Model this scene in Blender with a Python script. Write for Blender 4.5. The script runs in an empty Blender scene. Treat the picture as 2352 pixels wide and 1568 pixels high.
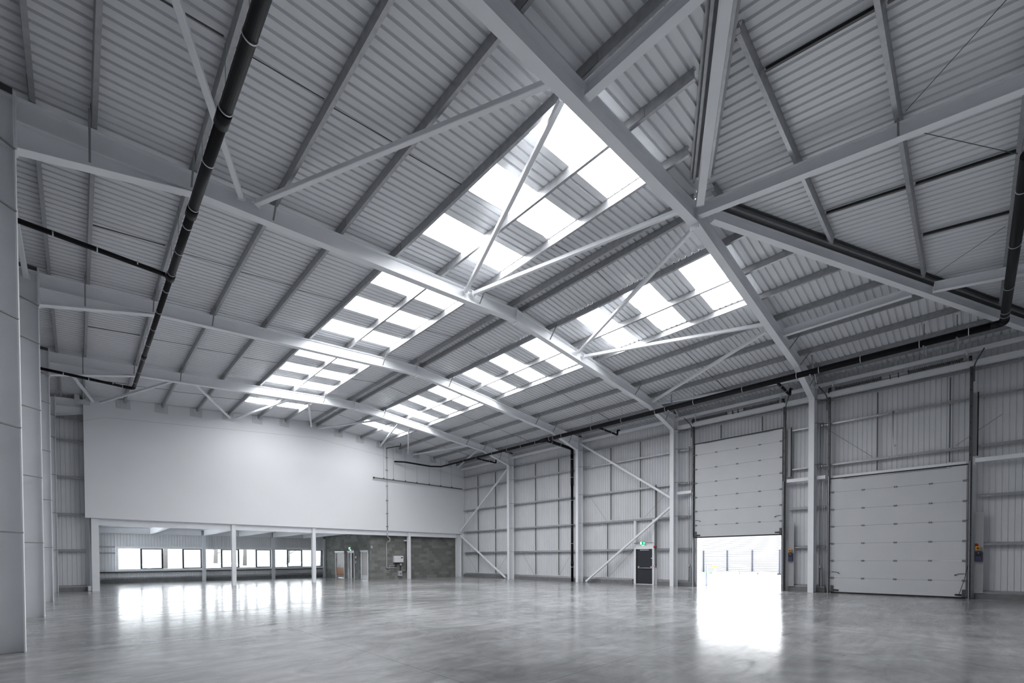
import bpy, math, random
from mathutils import Vector, Matrix
random.seed(7)
S = bpy.context.scene
COL = S.collection

# ------------------------------------------------------------------ dimensions (metres)
W = 22.2413            # clear width between column faces
RX = W / 2             # ridge
CD, FW = 0.48, 0.20    # column depth, flange width
SL = 0.0842            # roof slope
ZT0 = 8.737            # rafter top at x = 0
PD = 0.20              # purlin depth
ZR = ZT0 + SL * RX     # rafter top at the ridge
ESL = 0.161            # slope of the hipped end
HK = 0.523             # plan slope of the hips
PY = 17.86             # face of the white partition
XWL, XWR = -0.72, 22.95
YN = -12.2             # end wall behind the camera
FR = [('E', 18.0), ('D', 12.0), ('C', 6.0), ('A', 0.0), ('B', -6.0)]


def ztop(x):
    return ZT0 + SL * (x if x <= RX else W - x)


def zsheet(x):
    return ztop(x) + PD


def zend(y):           # rafter top plane of the hipped end
    return ZR - ESL * (-6.0 - y)


def yhip(x):
    return -6.0 - HK * abs(x - RX)


# ------------------------------------------------------------------ mesh builder
class MB:
    def __init__(s):
        s.v, s.f, s.sm = [], [], []

    def add(s, vs, fs, smooth=False):
        b = len(s.v)
        s.v += [tuple(v) for v in vs]
        s.f += [tuple(b + i for i in f) for f in fs]
        s.sm += [smooth] * len(fs)
        return s

    def quad(s, a, b, c, d):
        return s.add([a, b, c, d], [(0, 1, 2, 3)])

    def box(s, x0, x1, y0, y1, z0, z1):
        x0, x1 = min(x0, x1), max(x0, x1); y0, y1 = min(y0, y1), max(y0, y1); z0, z1 = min(z0, z1), max(z0, z1)
        v = [(x0, y0, z0), (x1, y0, z0), (x1, y1, z0), (x0, y1, z0), (x0, y0, z1), (x1, y0, z1), (x1, y1, z1), (x0, y1, z1)]
        return s.add(v, [(0, 3, 2, 1), (4, 5, 6, 7), (0, 1, 5, 4), (1, 2, 6, 5), (2, 3, 7, 6), (3, 0, 4, 7)])

    def bbox(s, x0, x1, y0, y1, z0, z1, b=0.01):
        """box with chamfered long edges (all twelve)"""
        x0, x1 = min(x0, x1), max(x0, x1); y0, y1 = min(y0, y1), max(y0, y1); z0, z1 = min(z0, z1), max(z0, z1)
        b = min(b, (x1 - x0) / 3, (y1 - y0) / 3, (z1 - z0) / 3)
        X, Y, Z = (x0, x1), (y0, y1), (z0, z1)
        vs, idx = [], {}
        for i in (0, 1):
            for j in (0, 1):
                for k in (0, 1):
                    sx, sy, sz = (1 - 2 * i) * b, (1 - 2 * j) * b, (1 - 2 * k) * b
                    for a, p in (('x', (X[i], Y[j] + sy, Z[k] + sz)), ('y', (X[i] + sx, Y[j], Z[k] + sz)), ('z', (X[i] + sx, Y[j] + sy, Z[k]))):
                        idx[(i, j, k, a)] = len(vs); vs.append(p)
        fs = []
        for i in (0, 1):
            fs.append([idx[(i, j, k, 'x')] for j, k in ((0, 0), (1, 0), (1, 1), (0, 1))])
            fs.append([idx[(j, i, k, 'y')] for j, k in ((0, 0), (1, 0), (1, 1), (0, 1))])
            fs.append([idx[(j, k, i, 'z')] for j, k in ((0, 0), (1, 0), (1, 1), (0, 1))])
        for p in (0, 1):
            for q in (0, 1):
                fs.append([idx[(p, q, 0, 'x')], idx[(p, q, 1, 'x')], idx[(p, q, 1, 'y')], idx[(p, q, 0, 'y')]])
                fs.append([idx[(p, 0, q, 'x')], idx[(p, 1, q, 'x')], idx[(p, 1, q, 'z')], idx[(p, 0, q, 'z')]])
                fs.append([idx[(0, p, q, 'y')], idx[(1, p, q, 'y')], idx[(1, p, q, 'z')], idx[(0, p, q, 'z')]])
        for i in (0, 1):
            for j in (0, 1):
                for k in (0, 1):
                    fs.append([idx[(i, j, k, a)] for a in 'xyz'])
        return s.add(vs, fs)

    def prism(s, poly, ext):
        n = len(poly); e = Vector(ext)
        a = [Vector(p) for p in poly]
        return s.add(a + [p + e for p in a],
                     [tuple(range(n))[::-1], tuple(range(n, 2 * n))] + [(i, (i + 1) % n, n + (i + 1) % n, n + i) for i in range(n)])

    def beam(s, p0, p1, sec, up=(0, 0, 1), flip=False):
        """sec: closed polygon of (side, up) offsets, swept from p0 to p1"""
        p0, p1 = Vector(p0), Vector(p1)
        d = (p1 - p0).normalized()
        side = d.cross(Vector(up)).normalized()
        if flip: side = -side
        u = side.cross(d).normalized() if not flip else d.cross(side).normalized()
        n = len(sec)
        vs = [p + side * a + u * b for p in (p0, p1) for a, b in sec]
        return s.add(vs, [tuple(range(n)), tuple(range(2 * n - 1, n - 1, -1))] + [((i + 1) % n, i, n + i, n + (i + 1) % n) for i in range(n)])

    def tube(s, path, r, n=12, closed=False):
        P = [Vector(p) for p in path]; m = len(P)
        vs, prev = [], None
        for i, p in enumerate(P):
            if closed: d = P[(i + 1) % m] - P[i - 1]
            else: d = P[min(i + 1, m - 1)] - P[max(i - 1, 0)]
            d.normalize()
            if prev is None:
                a = Vector((0, 0, 1)) if abs(d.z) < 0.9 else Vector((1, 0, 0))
                a = (a - d * a.dot(d)).normalized()
            else:
                a = (prev - d * prev.dot(d)).normalized()
            prev = a; b = d.cross(a)
            rr = r[i] if isinstance(r, (list, tuple)) else r
            vs += [p + (a * math.cos(t) + b * math.sin(t)) * rr for t in [2 * math.pi * k / n for k in range(n)]]
        fs = []
        for i in range(m if closed else m - 1):
            j = (i + 1) % m
            fs += [(i * n + k, i * n + (k + 1) % n, j * n + (k + 1) % n, j * n + k) for k in range(n)]
        s.add(vs, fs, True)
        if not closed:
            b = len(s.v) - len(vs)
            s.f += [tuple(b + k for k in range(n))[::-1], tuple(b + (m - 1) * n + k for k in range(n))]
            s.sm += [False, False]
        return s

    def build(s, name, mat, parent=None, loc=None):
        off = Vector((0, 0, 0))
        p = parent
        while p is not None:
            off += Vector(p.location); p = p.parent
        if loc is not None: off += Vector(loc)
        me = bpy.data.meshes.new(name)
        me.from_pydata([Vector(v) - off for v in s.v], [], s.f)
        me.polygons.foreach_set('use_smooth', s.sm)
        me.materials.append(mat)
        me.validate(); me.update()
        o = bpy.data.objects.new(name, me); COL.objects.link(o)
        if loc is not None: o.location = loc
        if parent is not None: o.parent = parent
        return o


def fillet(path, r, n=5):
    P = [Vector(p) for p in path]; out = [P[0]]
    for i in range(1, len(P) - 1):
        a, b = (P[i - 1] - P[i]), (P[i + 1] - P[i])
        t = min(r, a.length * 0.45, b.length * 0.45)
        A, B = P[i] + a.normalized() * t, P[i] + b.normalized() * t
        for k in range(n + 1):
            w = k / n
            out.append(A * (1 - w) ** 2 + P[i] * 2 * w * (1 - w) + B * w * w)
    out.append(P[-1]); return out


def isec(h, b, tf, tw):
    a, c = b / 2, h / 2
    return [(-a, -c), (a, -c), (a, -c + tf), (tw / 2, -c + tf), (tw / 2, c - tf), (a, c - tf), (a, c), (-a, c), (-a, c - tf), (-tw / 2, c - tf), (-tw / 2, -c + tf), (-a, -c + tf)]


def psec(h, b, t=0.006, s=1):   # lipped channel: web at 0, both flanges to the +side
    c = h / 2
    return [(s * x, y) for x, y in [(0, -c), (b, -c), (b, -c + 0.016), (b - t, -c + 0.016), (b - t, -c + t), (t, -c + t), (t, c - t), (b - t, c - t), (b - t, c - .016), (b, c - .016), (b, c), (0, c)]]


def rsec(w, h):
    a, c = w / 2, h / 2; k = min(a, c) * 0.18
    return [(-a + k, -c), (a - k, -c), (a, -c + k), (a, c - k), (a - k, c), (-a + k, c), (-a, c - k), (-a, -c + k)]


def lsec(w, h, t=0.005):
    return [(0, 0), (w, 0), (w, t), (t, t), (t, h), (0, h)]


def csec(w, h, t=0.005):
    return [(0, -h / 2), (w, -h / 2), (w, -h / 2 + t), (t, -h / 2 + t), (t, h / 2 - t), (w, h / 2 - t), (w, h / 2), (0, h / 2)]


def tag(o, label=None, cat=None, group=None, kind=None):
    if label: o['label'] = label
    if cat: o['category'] = cat
    if group: o['group'] = group
    if kind: o['kind'] = kind
    return o


def thing(name, label, cat, loc=(0, 0, 0), group=None):
    o = bpy.data.objects.new(name, None); COL.objects.link(o)
    o.location = loc; o.empty_display_size = 0.2
    return tag(o, label, cat, group, 'thing')


def solo(name, mb, mat, label, cat, group=None):
    return tag(mb.build(name, mat), label, cat, group, 'thing')


def struct(name, mb, mat, parent=None, label=None):
    o = mb.build(name, mat, parent)
    if parent is None: o['kind'] = 'structure'
    if label: o['label'] = label
    return o


ORD = ['first', 'second', 'third', 'fourth', 'fifth', 'sixth', 'seventh', 'eighth', 'ninth', 'tenth']


# ------------------------------------------------------------------ materials
def mat(name, color, rough=0.5, metal=0.0, spec=0.5, noise=0.0, nscale=3.0, bump=0.0, bscale=60.0, emit=None, estr=0.0, rnoise=0.0):
    m = bpy.data.materials.new(name); m.use_nodes = True
    nt = m.node_tree; N, L = nt.nodes, nt.links
    b = N['Principled BSDF']
    c = tuple(color) if not isinstance(color, (int, float)) else (color * 0.985, color, color * 1.03)
    b.inputs['Base Color'].default_value = (*c, 1)
    b.inputs['Roughness'].default_value = rough
    b.inputs['Metallic'].default_value = metal
    b.inputs['Specular IOR Level'].default_value = spec
    if noise or bump or rnoise:
        tc = N.new('ShaderNodeTexCoord')
    if noise:
        n = N.new('ShaderNodeTexNoise'); n.inputs['Scale'].default_value = nscale; n.inputs['Detail'].default_value = 5
        L.new(tc.outputs['Object'], n.inputs['Vector'])
        r = N.new('ShaderNodeMapRange'); r.inputs['From Min'].default_value = 0.3; r.inputs['From Max'].default_value = 0.7
        r.inputs['To Min'].default_value = 1 - noise; r.inputs['To Max'].default_value = 1 + noise
        L.new(n.outputs['Fac'], r.inputs['Value'])
        x = N.new('ShaderNodeMix'); x.data_type = 'RGBA'; x.blend_type = 'MULTIPLY'; x.inputs['Factor'].default_value = 1
        x.inputs['A'].default_value = (*c, 1); L.new(r.outputs['Result'], x.inputs['B']); L.new(x.outputs['Result'], b.inputs['Base Color'])
    if rnoise:
        n = N.new('ShaderNodeTexNoise'); n.inputs['Scale'].default_value = nscale * 2; n.inputs['Detail'].default_value = 4
        L.new(tc.outputs['Object'], n.inputs['Vector'])
        r = N.new('ShaderNodeMapRange'); r.inputs['To Min'].default_value = rough - rnoise; r.inputs['To Max'].default_value = rough + rnoise
        L.new(n.outputs['Fac'], r.inputs['Value']); L.new(r.outputs['Result'], b.inputs['Roughness'])
    if bump:
        n = N.new('ShaderNodeTexNoise'); n.inputs['Scale'].default_value = bscale; n.inputs['Detail'].default_value = 3
        L.new(tc.outputs['Object'], n.inputs['Vector'])
        u = N.new('ShaderNodeBump'); u.inputs['Strength'].default_value = bump; u.inputs['Distance'].default_value = 0.01
        L.new(n.outputs['Fac'], u.inputs['Height']); L.new(u.outputs['Normal'], b.inputs['Normal'])
    if emit is not None:
        b.inputs['Emission Color'].default_value = (*emit, 1); b.inputs['Emission Strength'].default_value = estr
    return m


M = {
    'steel': mat('white_painted_steel', 0.80, 0.45, noise=0.03, nscale=2),
    'stay': mat('grey_painted_stay', 0.20, 0.5),
    'galv': mat('galvanised_steel', (0.37, 0.375, 0.39), 0.36, metal=0.6, noise=0.12, nscale=9, rnoise=0.08),
    'sleeve': mat('weathered_galvanised_sleeve', 0.30, 0.45, metal=0.4, noise=0.1, nscale=8),
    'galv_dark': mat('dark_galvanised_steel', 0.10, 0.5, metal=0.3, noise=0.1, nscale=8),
    'liner': mat('white_roof_liner_sheet', 0.72, 0.36, noise=0.03, nscale=0.7),
    'clad': mat('grey_white_wall_cladding', 0.64, 0.45, noise=0.04, nscale=0.8),
    'clad_far': mat('lightened_wall_cladding', 0.75, 0.45, noise=0.04, nscale=0.8),  # lighter copy of clad, makes up for dim light in the rear space
    'kerb': mat('dark_grey_concrete_upstand', 0.17, 0.7, noise=0.15, nscale=5),
    'board': mat('white_partition_board', 0.78, 0.6, noise=0.015, nscale=0.6),
    'cover': mat('pale_grey_cover_board', 0.60, 0.6, noise=0.02, nscale=1.5),
    'board_edge': mat('board_joint', 0.40, 0.7),
    'door': mat('light_grey_door_panel', 0.56, 0.42, noise=0.02, nscale=1.5, bump=0.05, bscale=140),
    'seal': mat('black_rubber', 0.012, 0.55),
    'pipe': mat('black_plastic_pipe', (0.006, 0.006, 0.0075), 0.5, spec=0.25, noise=0.1, nscale=6),
    'clip': mat('bright_zinc', 0.62, 0.3, metal=0.6),
    'track': mat('dark_grey_track', 0.09, 0.45, metal=0.4, noise=0.1, nscale=12),
    'white': mat('white_plastic', 0.70, 0.4),
    'offwhite': mat('grey_plastic', 0.42, 0.45),
    'black': mat('black_plastic', 0.014, 0.4),
    'blue': mat('dark_blue_plastic', (0.03, 0.037, 0.085), 0.45),
    'red': mat('red_plastic', (0.30, 0.012, 0.012), 0.4),
    'yellow': mat('yellow_plastic', (0.75, 0.33, 0.02), 0.45),
    'anthracite': mat('anthracite_door_paint', (0.022, 0.025, 0.033), 0.42),
    'winframe': mat('anthracite_window_frame', (0.030, 0.033, 0.043), 0.4),
    'wood': mat('grey_laminate_door', (0.40, 0.385, 0.375), 0.4, noise=0.05, nscale=2),
    'bollard': mat('galvanised_bollard', (0.26, 0.29, 0.33), 0.4, metal=0.3),
    'tarmac': mat('pale_concrete_yard', 0.70, 0.85, noise=0.05, nscale=0.6),
    'shed': mat('grey_louvre_metal', 0.25, 0.6),
    'post': mat('dark_fence_post', (0.03, 0.032, 0.05), 0.5),
    'kerbstone': mat('white_kerb_block', 0.72, 0.8),
    'bark': mat('tree_bark', (0.12, 0.115, 0.11), 0.9, noise=0.2, nscale=8),
    'bank': mat('pale_bank', (0.21, 0.21, 0.20), 0.95, noise=0.15, nscale=1.2),
    'grass': mat('grass_strip', (0.14, 0.32, 0.15), 0.9, noise=0.2, nscale=3),
    'soffit': mat('grey_soffit_deck', 0.75, 0.6, noise=0.03),
    'plywood': mat('brown_laminate', (0.42, 0.20, 0.10), 0.5, noise=0.1, nscale=4),
}


def light_mat(name, col, strength):
    m = bpy.data.materials.new(name); m.use_nodes = True
    nt = m.node_tree; nt.nodes.clear()
    e = nt.nodes.new('ShaderNodeEmission'); e.inputs['Color'].default_value = (*col, 1); e.inputs['Strength'].default_value = strength
    o = nt.nodes.new('ShaderNodeOutputMaterial'); nt.links.new(e.outputs[0], o.inputs[0])
    return m


M['rooflight'] = light_mat('daylit_translucent_grp', (0.97, 0.985, 1.0), 7.0)
M['signgreen'] = light_mat('green_sign_face', (0.0, 0.60, 0.24), 0.30)
M['signwhite'] = light_mat('white_sign_face', (0.95, 1.0, 0.97), 0.40)
M['lamp'] = light_mat('sign_downlight', (1.0, 0.93, 0.85), 0.6)


def glass_mat():
    m = bpy.data.materials.new('window_glass'); m.use_nodes = True
    nt = m.node_tree; N, L = nt.nodes, nt.links; N.clear()
    t = N.new('ShaderNodeBsdfTransparent'); t.inputs[0].default_value = (0.93, 0.95, 0.96, 1)
    g = N.new('ShaderNodeBsdfGlossy'); g.inputs['Roughness'].default_value = 0.02
    f = N.new('ShaderNodeFresnel'); f.inputs['IOR'].default_value = 1.45
    x = N.new('ShaderNodeMixShader'); o = N.new('ShaderNodeOutputMaterial')
    L.new(f.outputs[0], x.inputs[0]); L.new(t.outputs[0], x.inputs[1]); L.new(g.outputs[0], x.inputs[2]); L.new(x.outputs[0], o.inputs[0])
    return m


M['glass'] = glass_mat()


def floor_mat():
    m = bpy.data.materials.new('polished_concrete'); m.use_nodes = True
    nt = m.node_tree; N, L = nt.nodes, nt.links
    b = N['Principled BSDF']
    tc = N.new('ShaderNodeTexCoord')

    def noise(scale, detail=6, rough=0.6, stretch=None, dist=0.0):
        n = N.new('ShaderNodeTexNoise'); n.inputs['Scale'].default_value = scale; n.inputs['Detail'].default_value = detail
        n.inputs['Roughness'].default_value = rough; n.inputs['Distortion'].default_value = dist
        if stretch:
            mp = N.new('ShaderNodeMapping'); mp.inputs['Scale'].default_value = stretch
            L.new(tc.outputs['Object'], mp.inputs['Vector']); L.new(mp.outputs[0], n.inputs['Vector'])
        else:
            L.new(tc.outputs['Object'], n.inputs['Vector'])
        return n.outputs['Fac']

    def rng(v, a, c, lo, hi):
        r = N.new('ShaderNodeMapRange'); r.inputs['From Min'].default_value = a; r.inputs['From Max'].default_value = c
        r.inputs['To Min'].default_value = lo; r.inputs['To Max'].default_value = hi
        L.new(v, r.inputs['Value']); return r.outputs['Result']

    def math_(op, a, c):
        n = N.new('ShaderNodeMath'); n.operation = op
        for i, v in enumerate((a, c)):
            if isinstance(v, (int, float)): n.inputs[i].default_value = v
            else: L.new(v, n.inputs[i])
        return n.outputs[0]

    big = rng(noise(0.22, 4, 0.55, None, 0.6), 0.3, 0.7, 0.64, 1.32)
    mid = rng(noise(1.1, 8, 0.65, None, 1.2), 0.3, 0.7, 0.68, 1.30)
    streak = rng(noise(1.0, 7, 0.62, (0.5, 2.6, 1), 0.8), 0.32, 0.68, 0.78, 1.22)
    fine = rng(noise(9.0, 5, 0.6), 0.3, 0.7, 0.95, 1.05)
    v = math_('MULTIPLY', math_('MULTIPLY', big, mid), math_('MULTIPLY', streak, fine))
    # saw-cut joints: a 6 m grid following the frames, and white chalky lines beside them
    sep = N.new('ShaderNodeSeparateXYZ'); L.new(tc.outputs['Object'], sep.inputs[0])

    def line(axis, at, half):
        d = math_('ABSOLUTE', math_('SUBTRACT', sep.outputs[axis], at), 0)
        return math_('LESS_THAN', d, half)

    j = line(0, 3.85, 0.008)
    for ax, at in ((0, 9.3), (0, 14.8), (0, 19.6), (1, 7.4), (1, -7.0), (1, -0.1), (1, 13.6)):
        j = math_('MAXIMUM', j, line(ax, at, 0.008))
    dark = rng(j, 0, 1, 1.0, 0.55)
    v = math_('MULTIPLY', v, dark)
    v = math_('MULTIPLY', v, 0.275)
    cr = N.new('ShaderNodeCombineColor')
    L.new(math_('MULTIPLY', v, 0.985), cr.inputs[0]); L.new(v, cr.inputs[1]); L.new(math_('MULTIPLY', v, 1.02), cr.inputs[2])
    L.new(cr.outputs[0], b.inputs['Base Color'])
    rr = math_('MULTIPLY', rng(noise(1.4, 7, 0.65, (0.6, 2.2, 1), 0.9), 0.3, 0.7, 0.10, 0.27), 1.0)
    L.new(rr, b.inputs['Roughness'])
    b.inputs['Specular IOR Level'].default_value = 0.5
    bu = N.new('ShaderNodeBump'); bu.inputs['Strength'].default_value = 0.10; bu.inputs['Distance'].default_value = 0.02
    L.new(noise(2.2, 4, 0.55, (0.7, 1.8, 1)), bu.inputs['Height']); L.new(bu.outputs['Normal'], b.inputs['Normal'])
    return m


M['floor'] = floor_mat()


def block_mat():
    m = bpy.data.materials.new('grey_concrete_blockwork'); m.use_nodes = True
    nt = m.node_tree; N, L = nt.nodes, nt.links
    b = N['Principled BSDF']; b.inputs['Roughness'].default_value = 0.9
    tc = N.new('ShaderNodeTexCoord'); sp = N.new('ShaderNodeSeparateXYZ'); L.new(tc.outputs['Object'], sp.inputs[0])
    ad = N.new('ShaderNodeMath'); ad.operation = 'ADD'; L.new(sp.outputs[0], ad.inputs[0]); L.new(sp.outputs[1], ad.inputs[1])
    cb = N.new('ShaderNodeCombineXYZ'); L.new(ad.outputs[0], cb.inputs[0]); L.new(sp.outputs[2], cb.inputs[1])
    br = N.new('ShaderNodeTexBrick'); L.new(cb.outputs[0], br.inputs['Vector'])
    br.inputs['Scale'].default_value = 1; br.inputs['Brick Width'].default_value = 0.45; br.inputs['Row Height'].default_value = 0.225
    br.inputs['Mortar Size'].default_value = 0.006; br.inputs['Bias'].default_value = -0.1
    br.inputs['Color1'].default_value = (0.150, 0.154, 0.144, 1); br.inputs['Color2'].default_value = (0.235, 0.242, 0.230, 1); br.inputs['Mortar'].default_value = (0.20, 0.205, 0.20, 1)
    n = N.new('ShaderNodeTexNoise'); n.inputs['Scale'].default_value = 30; L.new(tc.outputs['Object'], n.inputs['Vector'])
    r = N.new('ShaderNodeMapRange'); r.inputs['To Min'].default_value = 0.8; r.inputs['To Max'].default_value = 1.2; L.new(n.outputs['Fac'], r.inputs['Value'])
    x = N.new('ShaderNodeMix'); x.data_type = 'RGBA'; x.blend_type = 'MULTIPLY'; x.inputs['Factor'].default_value = 1
    L.new(br.outputs['Color'], x.inputs['A']); L.new(r.outputs['Result'], x.inputs['B']); L.new(x.outputs['Result'], b.inputs['Base Color'])
    bu = N.new('ShaderNodeBump'); bu.inputs['Strength'].default_value = 0.4; bu.inputs['Distance'].default_value = 0.004; bu.invert = True
    L.new(br.outputs['Fac'], bu.inputs['Height']); L.new(bu.outputs['Normal'], b.inputs['Normal'])
    return m


M['block'] = block_mat()

# ------------------------------------------------------------------ ribbed sheets
RP = 0.1822                       # roof rib pitch
RY0 = -5.51                       # a rib boundary


def sheet(profile, intervals, point):
    """profile: (t, d) list along the sheet; intervals(t0, t1) -> [(s0(t), s1(t))]; point(t, s, d)"""
    mb = MB()
    for (ta, da), (tb, db) in zip(profile[:-1], profile[1:]):
        for s0, s1 in intervals(ta, tb):
            a0, a1, b0, b1 = s0(ta), s1(ta), s0(tb), s1(tb)
            if a1 - a0 < 1e-4 and b1 - b0 < 1e-4: continue
            mb.quad(point(ta, a0, da), point(ta, a1, da), point(tb, b1, db), point(tb, b0, db))
    return mb


def ribs(t0, t1, pitch, parts, depth, origin):
    """parts: widths of (flat, web, groove, web); depth of the groove"""
    out = []
    k = math.floor((t0 - origin) / pitch) - 1
    while origin + k * pitch < t1 + pitch:
        t = origin + k * pitch
        a, w, g, w2 = parts
        g0 = t
        out += [(g0 + g / 2, depth), (g0 + g / 2 + w, 0.0), (g0 + g / 2 + w + a, 0.0), (g0 + g / 2 + w + a + w2, depth)]
        k += 1
    return [(t0, 0.0)] + [p for p in out if t0 + 1e-4 < p[0] < t1 - 1e-4] + [(t1, 0.0)]


ROOF_RIB = (0.124, 0.010, 0.038, 0.010)
LX0, LX1 = 6.68, 9.47             # rooflight reach along the slope
LN = [0, 10, 20, 35, 45, 55, 70, 80, 90, 110]
LY = [(RY0 + RP * n, RY0 + RP * (n + 5)) for n in LN]


def in_light(t):
    return any(a - 1e-6 < t < b - 1e-6 for a, b in LY)


roof_prof = ribs(-12.3, 18.6, RP, ROOF_RIB, 0.042, RY0)


def slope_ceiling(side):
    def pt(t, s, d):
        x = s if side == 'l' else W - s
        return (x, t, ZT0 + PD + SL * s + d)

    def iv(ta, tb):
        tm = (ta + tb) / 2
        top = lambda t: min(RX, RX - (-6.0 - t) / HK) if t < -6 else RX
        lo = lambda t: -0.75
        if tm < -6:
            if RX - (-6.0 - tm) / HK < -0.6: return []
            return [(lo, top)]
        if in_light(tm):
            return [(lo, lambda t: LX0), (lambda t: LX1, top)]
        return [(lo, top)]
    return sheet(roof_prof, iv, pt)


tag(slope_ceiling('l').build('ceiling', M['liner']), 'ribbed white metal roof liner sheet over the left slope', kind='structure')
tag(slope_ceiling('r').build('ceiling', M['liner']), 'ribbed white metal roof liner sheet over the right slope', kind='structure')


def end_ceiling():
    prof = ribs(-0.7, W + 0.7, RP, ROOF_RIB, 0.042, RX - RP / 2)
    return sheet(prof, lambda a, b: [(lambda t: YN, lambda t: yhip(t))], lambda t, s, d: (t, s, zend(s) + PD + d))


tag(end_ceiling().build('ceiling', M['liner']), 'ribbed white metal roof liner sheet over the hipped end', kind='structure')

# rooflights
for side in 'lr':
    for i, (a, b) in enumerate(LY):
        n = len(LY) - 1 - i
        prof = [(a, 0.03)] + [p for p in roof_prof if a + 0.02 < p[0] < b - 0.02] + [(b, 0.03)]
        mb = sheet(prof, lambda ta, tb: [(lambda t: LX0, lambda t: LX1)],
                   lambda t, s, d: ((s if side == 'l' else W - s), t, ZT0 + PD + SL * s + d + 0.004))
        where = 'left' if side == 'l' else 'right'
        if n == 0: lab = 'bright white rooflight strip in %s roof slope, nearest the white partition wall' % where
        else: lab = 'bright white rooflight strip in %s roof slope, %s from the white partition wall' % (where, ORD[n])
        o = solo('rooflight', mb, M['rooflight'], lab, 'skylight', 'translucent rooflights in the %s roof slope' % where)
        tr = MB()
        for yy in (a, b):
            s = -1 if yy == a else 1
            for x0, x1 in ((LX0, LX1),):
                xs = (x0, x1) if side == 'l' else (W - x0, W - x1)
                tr.prism([(xs[0], yy, ZT0 + PD + SL * x0 - 0.0025), (xs[1], yy, ZT0 + PD + SL * x1 - 0.0025), (xs[1], yy, ZT0 + PD + SL * x1 - 0.0005), (xs[0], yy, ZT0 + PD + SL * x0 - 0.0005)], (0, s * 0.045, 0))
        tr.build('edge_flashing', M['liner'], o)
        for s0, s1 in ((LX0 - .012, LX0 - .007), (LX1 + .007, LX1 + .012)):
            cl = MB(); xs = (s0, s1) if side == 'l' else (W - s1, W - s0)
            zc = ZT0 + PD + SL * (s0 + s1) / 2
            for k in range(6):
                yk = a + k * RP
                cl.prism([(xs[0], yk + u_, zc + d_) for u_, d_ in ((-.0265, .0025), (.0265, .0025), (.0165, .0385), (-.0165, .0385))], (xs[1] - xs[0], 0, 0))
            cl.build('rib_closure', M['galv_dark'], o)

# ------------------------------------------------------------------ floor, walls
struct('floor', MB().box(-0.9, 23.02, YN - 0.2, 26.6, -0.2, 0.0), M['floor'])

WP = 0.150
WALL_RIB = (0.108, 0.012, 0.018, 0.012)
OPEN = [(-4.74, -1.02, 0.0, 4.58), (-10.36, -6.56, 0.0, 4.58), (1.42, 2.40, 0.0, 1.97)]


def wall_right():
    prof = ribs(YN, 18.4, WP, WALL_RIB, 0.02, 0.02)
    extra = []
    for a, b, z0, z1 in OPEN: extra += [(a, 0.0), (b, 0.0)]
    prof = sorted(prof + extra)

    def iv(ta, tb):
        tm = (ta + tb) / 2
        for a, b, z0, z1 in OPEN:
            if a < tm < b: return [(lambda t: z1, lambda t: 8.95)]
        return [(lambda t: 0.0, lambda t: 8.95)]
    return sheet(prof, iv, lambda t, s, d: (XWR + d, t, s))


struct('wall_right', wall_right(), M['clad'])
left_prof = ribs(YN, 18.4, WP, WALL_RIB, 0.02, 0.0)
struct('wall_left', sheet(left_prof, lambda a, b: [(lambda t: 0.0, lambda t: 8.95)], lambda t, s, d: (XWL - d, t, s)), M['clad'])
near_prof = ribs(-0.75, 23.0, WP, WALL_RIB, 0.02, 0.0)
struct('wall_near', sheet(near_prof, lambda a, b: [(lambda t: 0.0, lambda t: 8.95)], lambda t, s, d: (t, YN - d, s)), M['clad'])
ret_prof = ribs(-0.75, 22.94, 0.16, (0.118, 0.012, 0.018, 0.012), 0.02, 0.11)
struct('wall_return', sheet(ret_prof, lambda a, b: [(lambda t: 0.0 if a < 1.1 else 3.61, lambda t: zsheet(t) + .06)], lambda t, s, d: (t, 18.42 + d, s)), M['clad'])  # past the return, an unseen upper wall added to shut out sky light
struct('wall_side', sheet([(18.2, 0.0)] + ribs(18.3, 26.6, WP, WALL_RIB, 0.02, 0.0), lambda a, b: [(lambda t: 0.0, lambda t: .75), (lambda t: 2.85, lambda t: 3.6)] if 19.3 < (a + b) / 2 < 25.9 else [(lambda t: 0.0, lambda t: 3.6)], lambda t, s, d: (1.045 - d, t, s)), M['clad_far'])  # gap left for the added, unseen glazing

WX0, WX1, WZ0, WZ1 = 2.32, 15.05, 0.74, 2.28


def wall_far():
    prof = sorted(ribs(0.9, 15.2, WP, WALL_RIB, 0.02, 0.03) + [(WX0, 0), (WX1, 0)])
    return sheet(prof, lambda a, b: ([(lambda t: 0.0, lambda t: WZ0), (lambda t: WZ1, lambda t: 3.6)] if WX0 < (a + b) / 2 < WX1 else [(lambda t: 0.0, lambda t: 3.6)]),
                 lambda t, s, d: (t, 26.48 + d, s))


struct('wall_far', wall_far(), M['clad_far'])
# dark upstands along the walls (baseboards)
def kerb_runs(name, runs):
    mb = MB()
    for r in runs: mb.box(*r)
    return struct(name, mb, M['kerb'])


kerb_runs('baseboard_right', [(22.73, 22.945, a, b, 0.001, 0.20) for a, b in ((YN + .25, -10.62), (-6.30, -4.97), (-0.80, 1.24), (2.62, 17.8))])
kerb_runs('baseboard_left', [(-0.715, -0.50, YN + .25, 18.3, 0.001, 0.20)])
kerb_runs('baseboard_far', [(1.1, 15.0, 26.30, 26.475, 0.001, 0.20)])
kerb_runs('baseboard_return', [(-0.45, 1.0, 18.22, 18.41, 0.001, 0.20)])
kerb_runs('baseboard_near', [(-0.7, 22.9, YN + .005, YN + .22, 0.001, 0.20)])

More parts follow.
